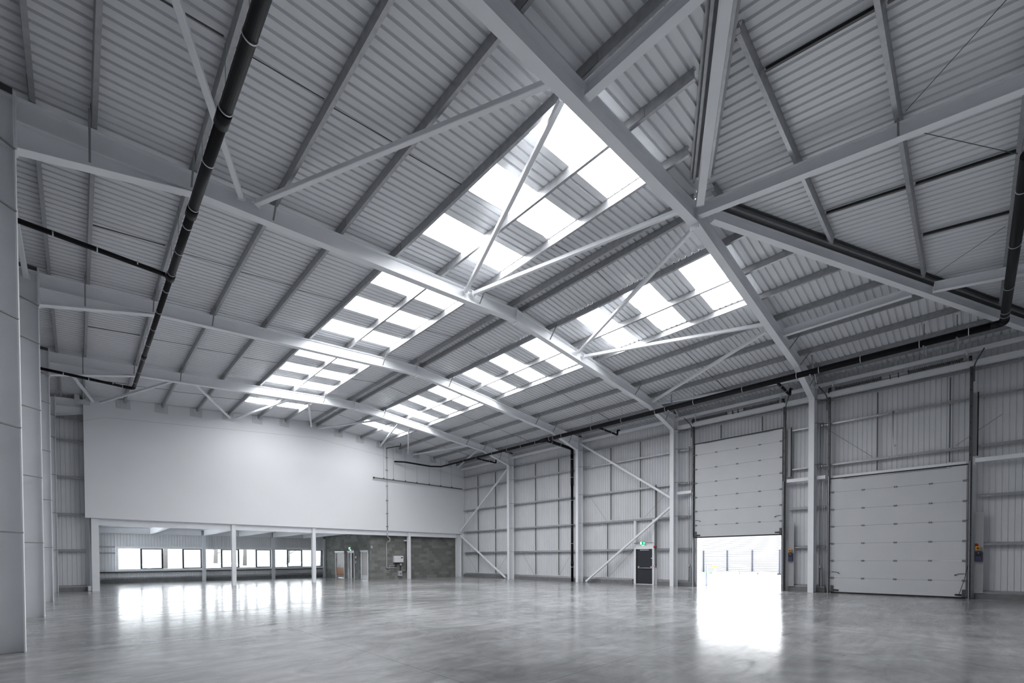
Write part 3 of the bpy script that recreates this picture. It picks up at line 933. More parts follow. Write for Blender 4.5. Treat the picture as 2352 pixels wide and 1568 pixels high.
def sectional(y0, y1, lift, label, shaftlab):
    """y0 far jamb, y1 near jamb (y1 < y0)"""
    t = thing('sectional_door', label, 'door', (22.6, (y0 + y1) / 2, 0), 'sectional overhead doors')
    xf = 22.575
    for k, (a, b) in enumerate(zip(SEAMS[:-1], SEAMS[1:])):
        s = MB()
        z0, z1 = a + lift + (.055 if k == 0 else .004), b + lift - .004
        s.bbox(xf, xf + .045, y1 + .03, y0 - .03, z0, z1, .006)
        if k < 6: s.box(xf + .012, xf + .035, y1 + .03, y0 - .03, z1 - .001, z1 + .0075)
        nb = 4
        for j in range(1, nb):          # shallow pressed ribs
            zz = z0 + (z1 - z0) * j / nb
            s.box(xf - .002, xf + .001, y1 + .05, y0 - .05, zz - .012, zz + .012)
        sec = s.build('door_section', M['door'], t)
        if k > 0:
            for f in (0.27, 0.515, 0.76):
                yy = y0 + (y1 - y0) * f
                h = MB(); h.box(xf - .02, xf - .003, yy - .045, yy - .012, z0 - .03, z0 + .03).box(xf - .02, xf - .003, yy + .012, yy + .045, z0 - .03, z0 + .03)
                h.tube([(xf - .014, yy - .05, z0), (xf - .014, yy + .05, z0)], .008, 8)
                h.build('hinge', M['stay'], sec)
        for yy, sg in ((y0 - .03, -1), (y1 + .03, 1)):
            h = MB(); h.box(xf - .03, xf - .003, yy, yy + sg * .10, z0 - .03, z0 + .035) if k else h.box(xf - .05, xf - .003, yy, yy + sg * .09, z0 + .0, z0 + .26)
            h.tube([(xf - .03, yy + sg * .01, z0 + .01), (xf - .03, yy - sg * .035, z0 + .01)], .02, 10)
            h.build('roller_bracket' if k else 'bottom_bracket', M['stay'] if k else M['track'], sec)
        if k == 0:
            for yy, sg in ((y0 - .13, -1), (y1 + .13, 1)):
                MB().bbox(xf - .05, xf - .003, yy, yy + sg * .17, z0 + .05, z0 + .1, .01).build('grab_step', M['black'], sec)
        if k == 1:
            for yy, sg in ((y0 - .12, -1), (y1 + .12, 1)):
                h = MB().tube([(xf - .02, yy - sg * .06, z0 + .24), (xf - .02, yy + sg * .09, z0 + .24), (xf - .03, yy + sg * .16, z0 + .20)], .009, 8)
                h.tube([(xf - .03, yy + sg * .155, z0 + .203), (xf - .03, yy + sg * .19, z0 + .185)], .018, 8)
                h.build('slide_lock', M['track'], sec)
    MB().box(xf + .002, xf + .043, y1 + .03, y0 - .03, lift + .0004, lift + .055).build('bottom_seal', M['seal'], t)
    zt = SEAMS[-1] + lift
    MB().box(xf - .004, xf + .044, y1 + .0, y0 - .0, zt - .002, zt + .04).build('top_seal', M['seal'], t)
    tb = MB(); ya, yb = y0 - .5, y1 + .52
    tb.tube([(xf - .022, ya, zt - .03), (xf - .022, yb, zt - .03)], .012, 8)
    for yy, sg in ((ya, 1), (yb, -1)): tb.tube([(xf - .022, yy, zt - .03), (xf - .022, yy + sg * .12, zt - .03)], [.026, .004], 8)
    tb.build('truss_rod', M['clip'], t)
    for yy, sg in ((y0, 1), (y1, -1)):
        tr = MB()
        e = yy + sg * .012
        tr.box(xf - .06, xf + .02, e, e + sg * .006, .003, 7.93).box(xf - .06, xf - .055, e, e + sg * .075, .003, 7.93).box(xf + .015, xf + .02, e, e + sg * .075, .003, 7.93)
        k = MB()
        o = tr.build('vertical_track', M['track'], t)
        MB().box(xf + .024, xf + .10, e, e + sg * .09, .003, 7.90).build('track_angle', M['galv'], o)
        for z in [0.5 + .55 * q for q in range(14)]:
            k.box(xf - .066, xf - .061, e + sg * .02, e + sg * .05, z, z + .06)
        k.build('slot', M['black'], o)
        MB().box(xf - .13, xf - .062, yy + sg * .025, yy + sg * .05, .003, 4.72).build('jamb_strip', M['galv'], o)
    # spring shaft, drums and springs in front of the header beam
    sh = 8.20
    xs = 22.47
    MB().tube([(xs, y0 + .1, sh), (xs, y1 - .22, sh)], .0125, 10).build('shaft', M['clip'], t)
    for yy, sg in ((y0, 1), (y1, -1)):
        MB().tube([(xs, yy - sg * .02, sh), (xs, yy + sg * .055, sh)], .085, 20).build('cable_drum', M['black'], t)
        br = MB().box(xs - .05, xs + .085, yy + sg * .06, yy + sg * .067, sh - .12, sh + .05); br.build('bearing_plate', M['black'], t)
        MB().bbox(xs - .03, xs + .03, yy + sg * -.10, yy + sg * -.04, sh + .12, sh + .29, .01).build('white_cap', M['white'], t)
    L = y0 - y1
    for fa, fb in ((.045, .40), (.60, .955)):
        ya, yb = y0 - L * fa, y0 - L * fb
        n = 26
        path = [(xs + .048 * math.cos(2 * math.pi * q / 8), ya + (yb - ya) * q / (8 * n), sh + .048 * math.sin(2 * math.pi * q / 8)) for q in range(8 * n + 1)]
        s = MB().tube(path, .0165, 5)
        for yy in (ya, yb): s.tube([(xs, yy - .02, sh), (xs, yy + .02, sh)], .068, 14)
        s.build('torsion_spring', M['track'], t)
    for f in (.47, .53):
        yy = y0 - L * f
        MB().box(xs - .03, 22.555, yy - .01, yy + .01, sh - .09, sh + .06).build('centre_bracket', M['black'], t)
    # slanting stay from track top out to the eaves
    for yy, sg in ((y0, 1), (y1, -1)):
        p = fillet([(xf - .09, yy + sg * .115, 7.4), (xf - .09, yy + sg * .115, 7.98), (22.16, yy + sg * .34, 8.34)], .12)
        MB().tube(p, .02, 8).build('lift_track_stay', M['track'], t)
    return t


d1 = sectional(-0.92, -4.80, 2.42, 'light grey sectional door raised halfway, daylight below', '')
d2 = sectional(-6.50, -10.42, 0.0, 'light grey sectional door fully closed at the right', '')
# door 2: hanging operating cord
MB().tube(fillet([(22.49, -10.44, 1.90), (22.49, -10.45, 1.2), (22.49, -10.34, .6), (22.50, -10.22, .10)], .2), .009, 6).build('pull_cord', M['black'], d2)

# door linings (thin painted returns around the openings)
for n, (y0, y1) in enumerate(((-1.02, -4.74), (-6.56, -10.36))):
    mb = MB()
    mb.box(22.64, 23.06, y0 - .02, y0 + .0, .002, 4.58).box(22.64, 23.06, y1, y1 + .02, .002, 4.58).box(22.64, 23.06, y1 + .02, y0 - .02, 4.56, 4.58)
    struct('trim_%d' % (n + 1), mb, M['steel'])
solo('lintel_bar', MB().box(22.69, 22.73, -10.36, -6.56, 4.60, 4.76), ST, 'white lintel bar just above the closed sectional door', 'beam')

# ------------------------------------------------------------------ door controls
def perforated(y0, y1, z0, z1, x0, m_):
    mb = MB().box(x0, x0 + .02, y1, y0, z0, z1)
    return mb


for yy, lab, zz in ((-5.09, 'half-open', 0), (-10.69, 'closed', 1)):
    t = thing('control_tray', 'grey vertical cable tray right of the %s sectional door' % lab, 'cable tray', (22.7, yy, .2), 'cable trays beside the doors')
    mb = MB().box(22.69, 22.70, yy - .11, yy + .11, .21, 2.98).box(22.66, 22.69, yy + .10, yy + .11, .21, 2.98).box(22.66, 22.69, yy - .11, yy - .10, .21, 2.98)
    mb.build('tray', M['offwhite'], t)
    g = MB()
    for k in range(5): g.box(22.686, 22.69, yy - .075 + k * .036, yy - .068 + k * .036, .25, 2.9)
    g.build('tray_rib', M['galv'], t)
    yc = yy + .004
    c = thing('control_box', 'blue control box on the tray right of the %s sectional door' % lab, 'control box', (22.62, yc, 1.29), 'blue door control boxes')
    MB().bbox(22.58, 22.684, yc - .085, yc + .085, 1.29, 1.64, .012).build('housing', M['blue'], c)
    MB().bbox(22.568, 22.58, yc - .06, yc + .06, 1.47, 1.60, .004).build('button_panel', M['black'], c)
    for dz, m_ in ((.03, 'clip'), (-.02, 'black')): MB().tube([(22.57, yc, 1.55 + dz), (22.555, yc, 1.55 + dz)], .014, 10).build('push_button', M[m_], c)
    c = thing('isolator_switch', 'yellow isolator with red rotary knob beside the %s sectional door' % lab, 'switch', (22.62, yc + .02, 1.68), 'yellow isolators')
    MB().bbox(22.60, 22.684, yc - .04, yc + .075, 1.67, 1.81, .01).build('housing', M['yellow'], c)
    MB().tube([(22.60, yc + .018, 1.74), (22.565, yc + .018, 1.74)], .03, 12).build('rotary_knob', M['red'] if not zz else M['black'], c)
    if zz:
        c = thing('warning_light', 'small red warning cap above the yellow isolator', 'lamp', (22.64, yc + .05, 1.83))
        MB().tube([(22.64, yc + .05, 1.82), (22.64, yc + .05, 1.90)], [.035, .03], 12).build('red_cap', M['red'], c)
for yy, z0, z1, lab in ((-5.0, 4.92, 7.03, 'above the half-open door controls'), (-10.56, 4.90, 7.06, 'above the closed door controls')):
    t = thing('cable_tray', 'dark perforated cable tray with a black cable, %s' % lab, 'cable tray', (22.7, yy, z0), 'perforated trays on the right wall')
    MB().box(22.69, 22.705, yy - .06, yy + .06, z0, z1).build('tray', M['offwhite'], t)
    MB().tube([(22.672, yy - .075, z0), (22.672, yy - .08, z1)], .017, 8).build('black_cable', M['black'], t)
for yy, z0, z1, lab in ((-0.645, .25, 7.03, 'left of the half-open sectional door'), (-6.17, .25, 7.0, 'left of the closed sectional door'), (1.20, .35, 5.34, 'right of the personnel door')):
    t = thing('conduit_pair', 'pair of thin vertical conduits %s' % lab, 'conduit', (22.7, yy, z0), 'conduits on the right wall')
    if yy < 0:
        for o in (-.045, .045): MB().tube([(22.70, yy + o, z0), (22.70, yy + o, z1)], .02, 8).build('conduit', M['clip'] if o < 0 else M['galv'], t)
        MB().box(22.718, 22.728, yy - .08, yy + .08, z0, 1.0).build('backing_tray', M['offwhite'], t)
        MB().bbox(22.64, 22.717, yy - .015, yy + .08, 1.0, 1.12, .01).build('junction_box', M['offwhite'], t)
        MB().tube([(22.70, yy, z1), (22.70, yy, z1 + .07)], .05, 12).build('sensor_head', M['white'], t)
    else:
        for o in (-.03, .03): MB().tube([(22.70, yy + o, z0 + .7), (22.70, yy + o, z1)], .016, 8).build('conduit', M['galv_dark'], t)
        MB().box(22.715, 22.725, yy - .06, yy + .06, .01, z1 - .2).build('backing_tray', M['offwhite'], t)
for z, lab in ((1.03, 'small red call point with white face beside the exit door'), (2.03, 'small red sounder high beside the exit door')):
    c = thing('mounted_call_point', lab, 'alarm', (22.63, 1.22, z))
    MB().bbox(22.60, 22.68, 1.16, 1.29, z - .05, z + .05, .012).build('red_case', M['red'], c)
    if z < 2: MB().box(22.594, 22.60, 1.185, 1.265, z - .028, z + .028).build('white_face', M['white'], c)

t = thing('hanging_conduit', 'short white conduit hanging from the wall rail above the closed door', 'conduit', (22.7, -8.42, 5.6))
MB().tube(fillet([(22.70, -8.42, 6.86), (22.70, -8.42, 5.66), (22.70, -8.47, 5.60), (22.70, -8.50, 5.68)], .03), .018, 8).build('tube', M['clip'], t)
MB().box(22.68, 22.73, -8.445, -8.395, 6.86, 6.95).build('clamp', M['galv_dark'], t)

# ------------------------------------------------------------------ personnel door and exit sign
PXX = 22.72
fr = MB().box(PXX, PXX + .14, 2.41, 2.52, .002, 3.50).box(PXX, PXX + .14, 1.32, 1.42, .002, 3.50).box(PXX, PXX + .14, 1.42, 2.41, 1.94, 2.06)
pd = struct('door_1', fr, ST, label='dark anthracite exit door with white frame in the right wall')
MB().bbox(PXX + .05, PXX + .10, 1.425, 2.335, .03, 1.935, .004).build('door_leaf', M['anthracite'], pd)
MB().box(PXX + .03, PXX + .10, 2.34, 2.405, .03, 1.935).build('dark_reveal', M['seal'], pd)
MB().box(PXX - .01, PXX + .12, 1.42, 2.41, .002, .026).build('threshold', M['clip'], pd)
pb = MB()
pb.tube([(PXX - .03, 2.18, .90), (PXX - .03, 1.50, .90)], .018, 10)
for yy in (2.22, 1.47): pb.bbox(PXX - .05, PXX + .045, yy - .035, yy + .035, .88, 1.0, .01)
pb.build('panic_bar', M['clip'], pd)
MB().bbox(PXX - .0, PXX + .045, 1.62, 2.15, 1.85, 1.895, .008).build('door_closer', M['clip'], pd)
MB().tube([(PXX + .045, 1.475, 1.43), (PXX + .02, 1.475, 1.43)], .035, 14).build('door_viewer', M['clip'], pd)
MB().box(PXX + .02, PXX + .13, 1.42, 2.41, 2.065, 2.17).build('over_panel', ST, pd)
sg = thing('exit_sign', 'lit green exit sign with running figure and arrow above the dark exit door', 'exit sign', (22.66, 1.95, 2.16), 'green exit signs')
MB().bbox(22.66, 22.71, 1.77, 2.13, 2.15, 2.345, .006).build('sign_case', M['white'], sg)
MB().box(22.655, 22.659, 1.785, 2.115, 2.158, 2.337).build('green_face', M['signgreen'], sg)
gl = MB(); x = 22.652
gl.box(x, x + .003, 2.00, 2.10, 2.17, 2.325)                         # white doorway
gl.build('door_symbol', M['signwhite'], sg)
ar = MB()
ar.prism([(x, 1.925, 2.245), (x, 1.87, 2.32), (x, 1.815, 2.245)], (.003, 0, 0)).box(x, x + .003, 1.852, 1.888, 2.175, 2.246)
ar.build('arrow_symbol', M['signwhite'], sg)
fg = MB(); x2 = 22.6495
fg.tube([(x2, 2.045, 2.305), (x2 + .002, 2.045, 2.305)], .010, 10)
for a, b, w in (((2.05, 2.29), (2.055, 2.245), .008), ((2.055, 2.245), (2.08, 2.22), .006), ((2.08, 2.22), (2.09, 2.185), .006), ((2.055, 2.245), (2.035, 2.215), .006), ((2.035, 2.215), (2.04, 2.18), .006), ((2.05, 2.285), (2.075, 2.262), .005), ((2.05, 2.285), (2.022, 2.268), .005)):
    fg.tube([(x2 + .001, a[0], a[1]), (x2 + .001, b[0], b[1])], w * .7, 6)
fg.build('running_figure', M['signgreen'], sg)
MB().tube([(22.70, 1.35, 2.26), (22.70, 1.765, 2.26)], .012, 8).build('sign_bracket', M['galv_dark'], sg)
MB().tube([(22.70, 2.135, 2.26), (22.70, 2.50, 2.26)], .012, 8).build('sign_bracket', M['galv_dark'], sg)
MB().bbox(22.665, 22.705, 1.88, 2.02, 2.125, 2.148, .004).build('downlight', M['lamp'], sg)

sg2 = thing('exit_sign', 'small green exit sign above the ajar door in the block wall', 'exit sign', (15.0, 21.3, 2.12), 'green exit signs')
MB().bbox(14.99, 15.03, 21.22, 21.56, 2.14, 2.33, .006).build('sign_case', M['white'], sg2)
MB().box(14.985, 14.989, 21.23, 21.55, 2.15, 2.32).build('green_face', M['signgreen'], sg2)
MB().box(14.981, 14.984, 21.43, 21.54, 2.155, 2.315).prism([(14.981, 21.40, 2.235), (14.981, 21.32, 2.31), (14.981, 21.24, 2.235)], (.003, 0, 0)).build('door_and_arrow_symbol', M['signwhite'], sg2)
MB().bbox(14.99, 15.03, 21.24, 21.38, 2.08, 2.137, .006).build('downlight', M['lamp'], sg2)
MB().box(15.03, 15.078, 21.30, 21.5, 2.2, 2.28).build('sign_bracket', M['offwhite'], sg2)

# ------------------------------------------------------------------ rear undercroft: posts, beams, window
for x, lab, w in ((1.23, 'round-edged white post at the left end, under the corner of the partition', .26), (6.84, 'white post under the partition, second from the left', .2), (11.17, 'white post under the partition, third from the left', .2), (17.92, 'white post under the partition, in front of the block wall', .2)):
    t = thing('steel_post', lab, 'post', (x, 18.05, 0), 'white posts under the partition')
    sy = 17.93
    mb = MB().box(x - w / 2, x + w / 2, sy, sy + .012, 0, 3.385).box(x - w / 2, x + w / 2, sy + w - .012, sy + w, 0, 3.385).box(x - .005, x + .005, sy + .012, sy + w - .012, 0, 3.385)
    mb.build('post_section', ST, t)
    bl = MB(); bolts(bl, [(x + s * .07, sy, z) for s in (-1, 1) for z in (3.08, 3.15, 3.22, 3.29)], (0, -1, 0), .011, .012); bl.build('bolt_row', ST, t)
for a, b, i in ((1.24, 6.83, 0), (6.85, 11.16, 1), (11.18, 17.91, 2), (17.93, 22.22, 3)):
    t = thing('deck_frame_beam', 'white beam under the partition edge, %s length from the left' % ORD[i], 'beam', ((a + b) / 2, 18.05, 3.07), 'edge beams under the partition')
    MB().beam((a, 18.03, 3.235), (b, 18.03, 3.235), isec(.31, .15, .014, .008)).build('beam_section', ST, t)
for x, i in ((1.3, 0), (3.98, 1), (6.84, 2), (8.93, 3), (11.17, 4), (13.34, 5)):
    t = thing('deck_frame_beam', 'white cross beam under the deck running back to the windows, %s from left' % ORD[i], 'beam', (x, 22, 3.1), 'cross beams under the deck')
    MB().beam((x, 18.22, 3.262), (x, 26.0, 3.262), isec(.37, .14, .012, .008)).build('beam_section', ST, t)
for a, b, i in ((1.1, 6.70, 0), (6.95, 11.06, 1), (11.31, 14.9, 2)):
    t = thing('deck_frame_beam', 'white beam above the far windows, %s length from the left' % ORD[i], 'beam', ((a + b) / 2, 26.1, 3.07), 'rear beams under the deck')
    MB().beam((a, 26.12, 3.262), (b, 26.12, 3.262), isec(.37, .14, .012, .008)).build('beam_section', ST, t)
for x, lab in ((6.83, 'white rear post in front of the windows, left one'), (11.19, 'white rear post in front of the windows, middle one'), (14.98, 'white rear post at the right end of the windows')):
    t = thing('steel_post', lab, 'post', (x, 26.1, 0), 'white posts before the windows')
    w = .2 if x < 14 else .16
    MB().box(x - w / 2, x + w / 2, 26.02, 26.032, 0, 3.06).box(x - w / 2, x + w / 2, 26.2, 26.212, 0, 3.06).box(x - .005, x + .005, 26.032, 26.2, 0, 3.06).build('post_section', ST, t)

wf = MB()
y0, y1 = 26.30, 26.475
b_ = .12
wf.box(WX0, WX1, y0, y1, WZ1 - b_, WZ1).box(WX0, WX1, y0, y1, WZ0, WZ0 + b_).box(WX0, WX0 + b_, y0, y1, WZ0 + b_, WZ1 - b_).box(WX1 - b_, WX1, y0, y1, WZ0 + b_, WZ1 - b_)
win = struct('window_1', wf, ST, label='long ribbon window with white surround and dark casements in the far wall')
CAS = [(3.50, 4.65), (5.67, 6.77), (7.88, 9.01), (10.07, 11.12), (12.24, 13.37), (14.06, 14.93)]
xs_ = WX0 + b_
z0, z1 = WZ0 + b_, WZ1 - b_
for a, b in CAS:
    MB().box(xs_, a - .002, 26.395, 26.401, z0, z1).build('pane', M['glass'], win)
    c = MB(); f = .085
    c.box(a, a + f, 26.36, 26.43, z0 + .002, z1 - .002).box(b - f, b, 26.36, 26.43, z0 + .002, z1 - .002).box(a + f, b - f, 26.36, 26.43, z0 + .002, z0 + .05).box(a + f, b - f, 26.36, 26.43, z1 - .05, z1 - .002)
    c.box((a + b) / 2 - .06, (a + b) / 2 + .06, 26.345, 26.36, z0 + .02, z0 + .045)
    cs = c.build('casement', M['winframe'], win)
    MB().box(a + f, b - f, 26.395, 26.401, z0 + .05, z1 - .05).build('casement_pane', M['glass'], cs)
    xs_ = b + .002
if xs_ < WX1 - b_ - .01:
    pass

wf = MB()  # unseen side glazing, added to let daylight into the rear space
for y in (19.3, 20.95, 22.6, 24.25, 25.85): wf.box(.96, 1.04, y, y + .07, .72, 2.88)
for z in (.70, 2.81): wf.box(.96, 1.04, 19.37, 25.85, z, z + .07)
added_win = struct('window_added', wf, M['winframe'], label='added unseen glazing in the side wall, bringing daylight into the rear space')
MB().box(.99, .996, 19.37, 25.85, .77, 2.81).build('pane', M['glass'], added_win)

# left end of the undercroft: rail ends and bits on the floor
t = thing('rail_end', 'dark bracket ends on the side wall behind the left post', 'bracket', (1.0, 18.6, 1.9))
for z in (1.60, 2.40): MB().box(1.06, 1.20, 18.55, 18.95, z - .03, z + .03).build('bracket', M['galv_dark'], t)
MB().box(1.06, 1.10, 18.72, 18.78, .2, 3.0).build('upright', M['galv_dark'], t)
solo('plastic_tub', MB().bbox(1.05 - .10, 1.09, 17.98, 18.14, .001, .25, .02), M['white'], 'white plastic tub on the floor left of the first post', 'tub')
cn = thing('traffic_cone', 'small striped cone on the floor behind the white tub', 'cone', (1.2, 18.75, 0))
MB().bbox(1.10, 1.38, 18.61, 18.89, .001, .03, .005).build('base', M['black'], cn)
for k in range(5):
    r0, r1 = .10 - .018 * k, .10 - .018 * (k + 1)
    MB().tube([(1.24, 18.75, .03 + .085 * k), (1.24, 18.75, .03 + .085 * (k + 1))], [r0, r1], 14).build('stripe', M['white'] if k % 2 else M['black'], cn)

# ------------------------------------------------------------------ partition fittings
for side in 'lr':
    for i, xx in enumerate(LXS[1:8]):
        x = xx if side == 'l' else W - xx
        zt = zsheet(x)
        w0, w1 = -.26, .26
        lab = 'small white cover board round the purlin end on the partition, %s from the %s eaves' % (ORD[i], 'left' if side == 'l' else 'right')
        mb = MB().box(x + w0, x - .09, PY - .03, PY - .003, zt - .46, zt - .045).box(x + .09, x + w1, PY - .03, PY - .003, zt - .46, zt - .045).box(x - .088, x + .088, PY - .03, PY - .003, zt - .46, zt - .24)
        solo('purlin_cover', mb, M['cover'], lab, 'board', 'purlin cover boards on the partition')

# conduit to the inverter
cy = PY - .04
t = thing('cable_conduit', 'tall grey conduit down the partition to the white inverter', 'conduit', (16.1, cy, .78))
main = fillet([(16.10, cy, 8.93), (16.10, cy, 3.28), (16.10, cy + .16, 3.02)][:2], .1)
MB().tube([(16.10, cy, 9.05), (16.10, cy, 3.40)], .032, 10).build('upper_tube', M['offwhite'], t)
MB().tube(fillet([(16.10, cy, 3.40), (16.10, cy, 3.0), (16.28, 17.80, 2.88), (16.28, 17.80, 2.70)], .1), .032, 10).build('offset_tube', M['offwhite'], t)
MB().tube(fillet([(16.28, 17.80, 2.70), (16.28, 18.26, 2.6), (16.28, 18.30, 2.3), (16.28, 18.30, .79), (17.12, 18.30, .79)], .12), .042, 10).build('lower_tube', M['offwhite'], t)
for z in (8.45, 7.6, 6.5, 5.5, 4.6, 3.7): MB().box(16.03, 16.17, cy - .02, cy + .037, z - .02, z + .02).build('saddle', M['galv_dark'], t)
MB().tube(fillet([(16.10, cy, 9.05), (16.10, cy, 9.12), (16.4, 16.45, 9.08), (16.4, 16.45, 9.25)], .08), .03, 8).build('black_flexible_end', M['black'], t)
iv = thing('inverter', 'white wall-mounted inverter box with small display on the block wall', 'electrical box', (17.18, 18.3, 1.17))
MB().bbox(16.80, 17.54, 18.12, 18.362, 1.18, 1.655, .03).build('case', M['white'], iv)
MB().box(17.33, 17.46, 18.114, 18.12, 1.48, 1.56).build('display', M['black'], iv)
MB().box(16.84, 17.50, 18.16, 18.32, 1.135, 1.178).build('base_vent', M['black'], iv)
MB().bbox(17.30, 17.44, 18.20, 18.34, .96, 1.13, .01).build('terminal_box', M['offwhite'], iv)
for q in range(5): MB().tube([(16.93 + .04 * q, 18.27, 1.135), (16.93 + .04 * q, 18.27, .84)], .009, 6).build('cable', M['black'], iv)
MB().tube([(17.36, 18.28, .96), (17.36, 18.28, .59)], .028, 8).build('thick_cable', M['black'], iv)
iso = thing('isolator_box', 'light grey isolator box below the white inverter', 'electrical box', (17.31, 18.3, .2))
MB().bbox(17.15, 17.46, 18.18, 18.362, .2, .58, .012).build('case', M['clip'], iso)
MB().tube([(17.33, 18.18, .38), (17.33, 18.15, .38)], .035, 12).build('rotary_switch', M['black'], iso)
rk = thing('connector_rack', 'rack of black connectors in two rows beside the inverter', 'connector', (16.68, 18.3, .58))
for z in (.64, .915):
    MB().box(16.50, 16.89, 18.26, 18.362, z - .075, z + .06).build('bar', M['offwhite'], rk)
    for q in range(4): MB().bbox(16.53 + .1 * q, 16.59 + .1 * q, 18.22, 18.259, z - .035, z + .035, .01).build('connector', M['black'], rk)
cb = thing('power_cord', 'thick black cable rising from isolator box to a small white box', 'cable', (17.85, 18.3, .5))
MB().tube(fillet([(17.47, 18.27, .49), (17.80, 18.27, .49), (17.86, 18.27, .70), (17.86, 18.27, 2.70)], .15), .028, 8).build('cable_run', M['black'], cb)
MB().bbox(17.66, 17.93, 18.20, 18.356, 2.71, 2.83, .02).build('gland_box', M['white'], cb)
solo('wall_plate', MB().bbox(15.12, 15.25, 18.32, 18.362, 2.16, 2.36, .008), M['offwhite'], 'small pale plate high on the block wall near its corner', 'plate')
solo('wall_plate', MB().bbox(18.08, 18.18, 18.32, 18.362, 2.83, 2.94, .008), M['white'], 'small white box right of the front post on the block wall', 'plate')
for yy, z, lab in ((20.52, 1.57, 'pale square switch right of the ajar block-wall door'), (20.52, 1.22, 'lower round switch right of the ajar block-wall door')):
    solo('wall_switch', MB().bbox(BX - .045, BX - .003, yy - .08, yy + .08, z - .08, z + .08, .008), M['white'] if z > 1.4 else M['offwhite'], lab, 'switch', 'switches by the ajar door')

tr = thing('hanging_tray', 'horizontal dark tray hung on thin rods before the partition', 'cable tray', (19, 17.7, 6.9))
MB().tube([(15.06, PY - .12, 6.95), (22.62, PY - .12, 6.95)], .034, 8).build('tray_tube', M['galv_dark'], tr)
MB().tube([(15.04, PY - .12, 6.95), (15.12, PY - .12, 6.95)], .06, 10).build('end_cap', M['black'], tr)
for x in (15.82, 16.55, 17.50, 18.46, 19.52, 20.55, 21.59):
    rod = MB().tube([(x, PY - .12, 6.98), (x, PY - .12, zsheet(x) - .03)], .006, 6).build('hanger_rod', M['galv'], tr)
    MB().box(x - .03, x + .03, PY - .165, PY - .075, 6.985, 7.03).build('clamp', M['galv_dark'], rod)

# ------------------------------------------------------------------ black rainwater pipes
PM = M['pipe']


def ring(mb, p, d, r, w=0.022):
    p, d = Vector(p), Vector(d).normalized()
    mb.tube([p - d * w / 2, p + d * w / 2], r + .008, 20)


def pipe_run(name, label, segs, clips, group=None, rods=None):
    """segs: list of (path, radius, partname)"""
    a = Vector(segs[0][0][0])
    t = thing(name, label, 'pipe', a, group)
    for path, r, pn in segs:
        MB().tube(path, r, 18).build(pn, PM, t)
    for p, d, r in clips:
        mb = MB(); ring(mb, p, d, r); mb.build('pipe_clip', M['clip'], t)
    for p, q in (rods or []):
        MB().tube([p, q], .006, 6).build('hanger_rod', M['galv'], t)
    return t


LPX, LPZ = 2.235, 7.96
Yd = (0, 1, 0)
ys1 = [-9.6, -8.2, -6.6, -5.4, -4.2, -2.95, -1.75, -0.45, 0.2, 1.2, 2.2]
pipe_run('rainwater_pipe', 'large black rainwater pipe hung below the left roof slope', [([(LPX, -9.9, LPZ), (LPX, -2.75, LPZ)], .086, 'pipe_length'), ([(LPX, -2.75, LPZ), (LPX, -.25, LPZ)], .080, 'pipe_length'), ([(LPX, -.25, LPZ), (LPX, 2.35, LPZ)], .072, 'pipe_length'),
         ([(LPX, 2.35, LPZ), (LPX, 11.4, LPZ)], .058, 'pipe_length'), (fillet([(LPX, 11.4, LPZ), (LPX, 11.75, LPZ), (LPX - .3, 11.75, LPZ)], .12), .058, 'elbow'),
         ([(LPX, -2.9, LPZ), (LPX, -2.62, LPZ)], .095, 'coupling'), ([(LPX, -.4, LPZ), (LPX, -.15, LPZ)], .09, 'coupling'), ([(LPX, 2.25, LPZ), (LPX, 2.5, LPZ)], .085, 'coupling'), ([(LPX, 7.9, LPZ), (LPX, 8.15, LPZ)], .066, 'coupling')],
         [((LPX, y, LPZ), Yd, .086 if y < -2.8 else .08 if y < -.3 else .073) for y in ys1] + [((LPX, y, LPZ), Yd, .058) for y in (3.1, 4.4, 5.6, 6.9, 8.2, 9.6, 10.9)],
         'black rainwater pipes', [((LPX, y, LPZ + .06), (LPX, y, zsheet(LPX) - .24)) for y in (-5.4, -4.2, -2.95, -1.3, 1.2, 2.2, 4.4, 6.9, 8.2, 9.6)])
for yb, lab in ((2.38, 'black branch pipe from the left eaves, joining the large pipe beyond the nearest frame'), (11.75, 'black branch pipe from the left eaves at the far end of the large pipe')):
    x1 = LPX - .092 if yb < 5 else LPX - .32
    pipe_run('branch_pipe', lab, [([(-.40, yb, LPZ + .06), (x1 - .25, yb, LPZ + .01), (x1, yb, LPZ)], .05, 'pipe_length')], [((x, yb, LPZ + .03), (1, 0, 0), .05) for x in (.35, 1.0, 1.65)], 'black rainwater pipes')
    MBr = MB()
RPX, RPZ = 20.0, 8.25
NX = -11.12
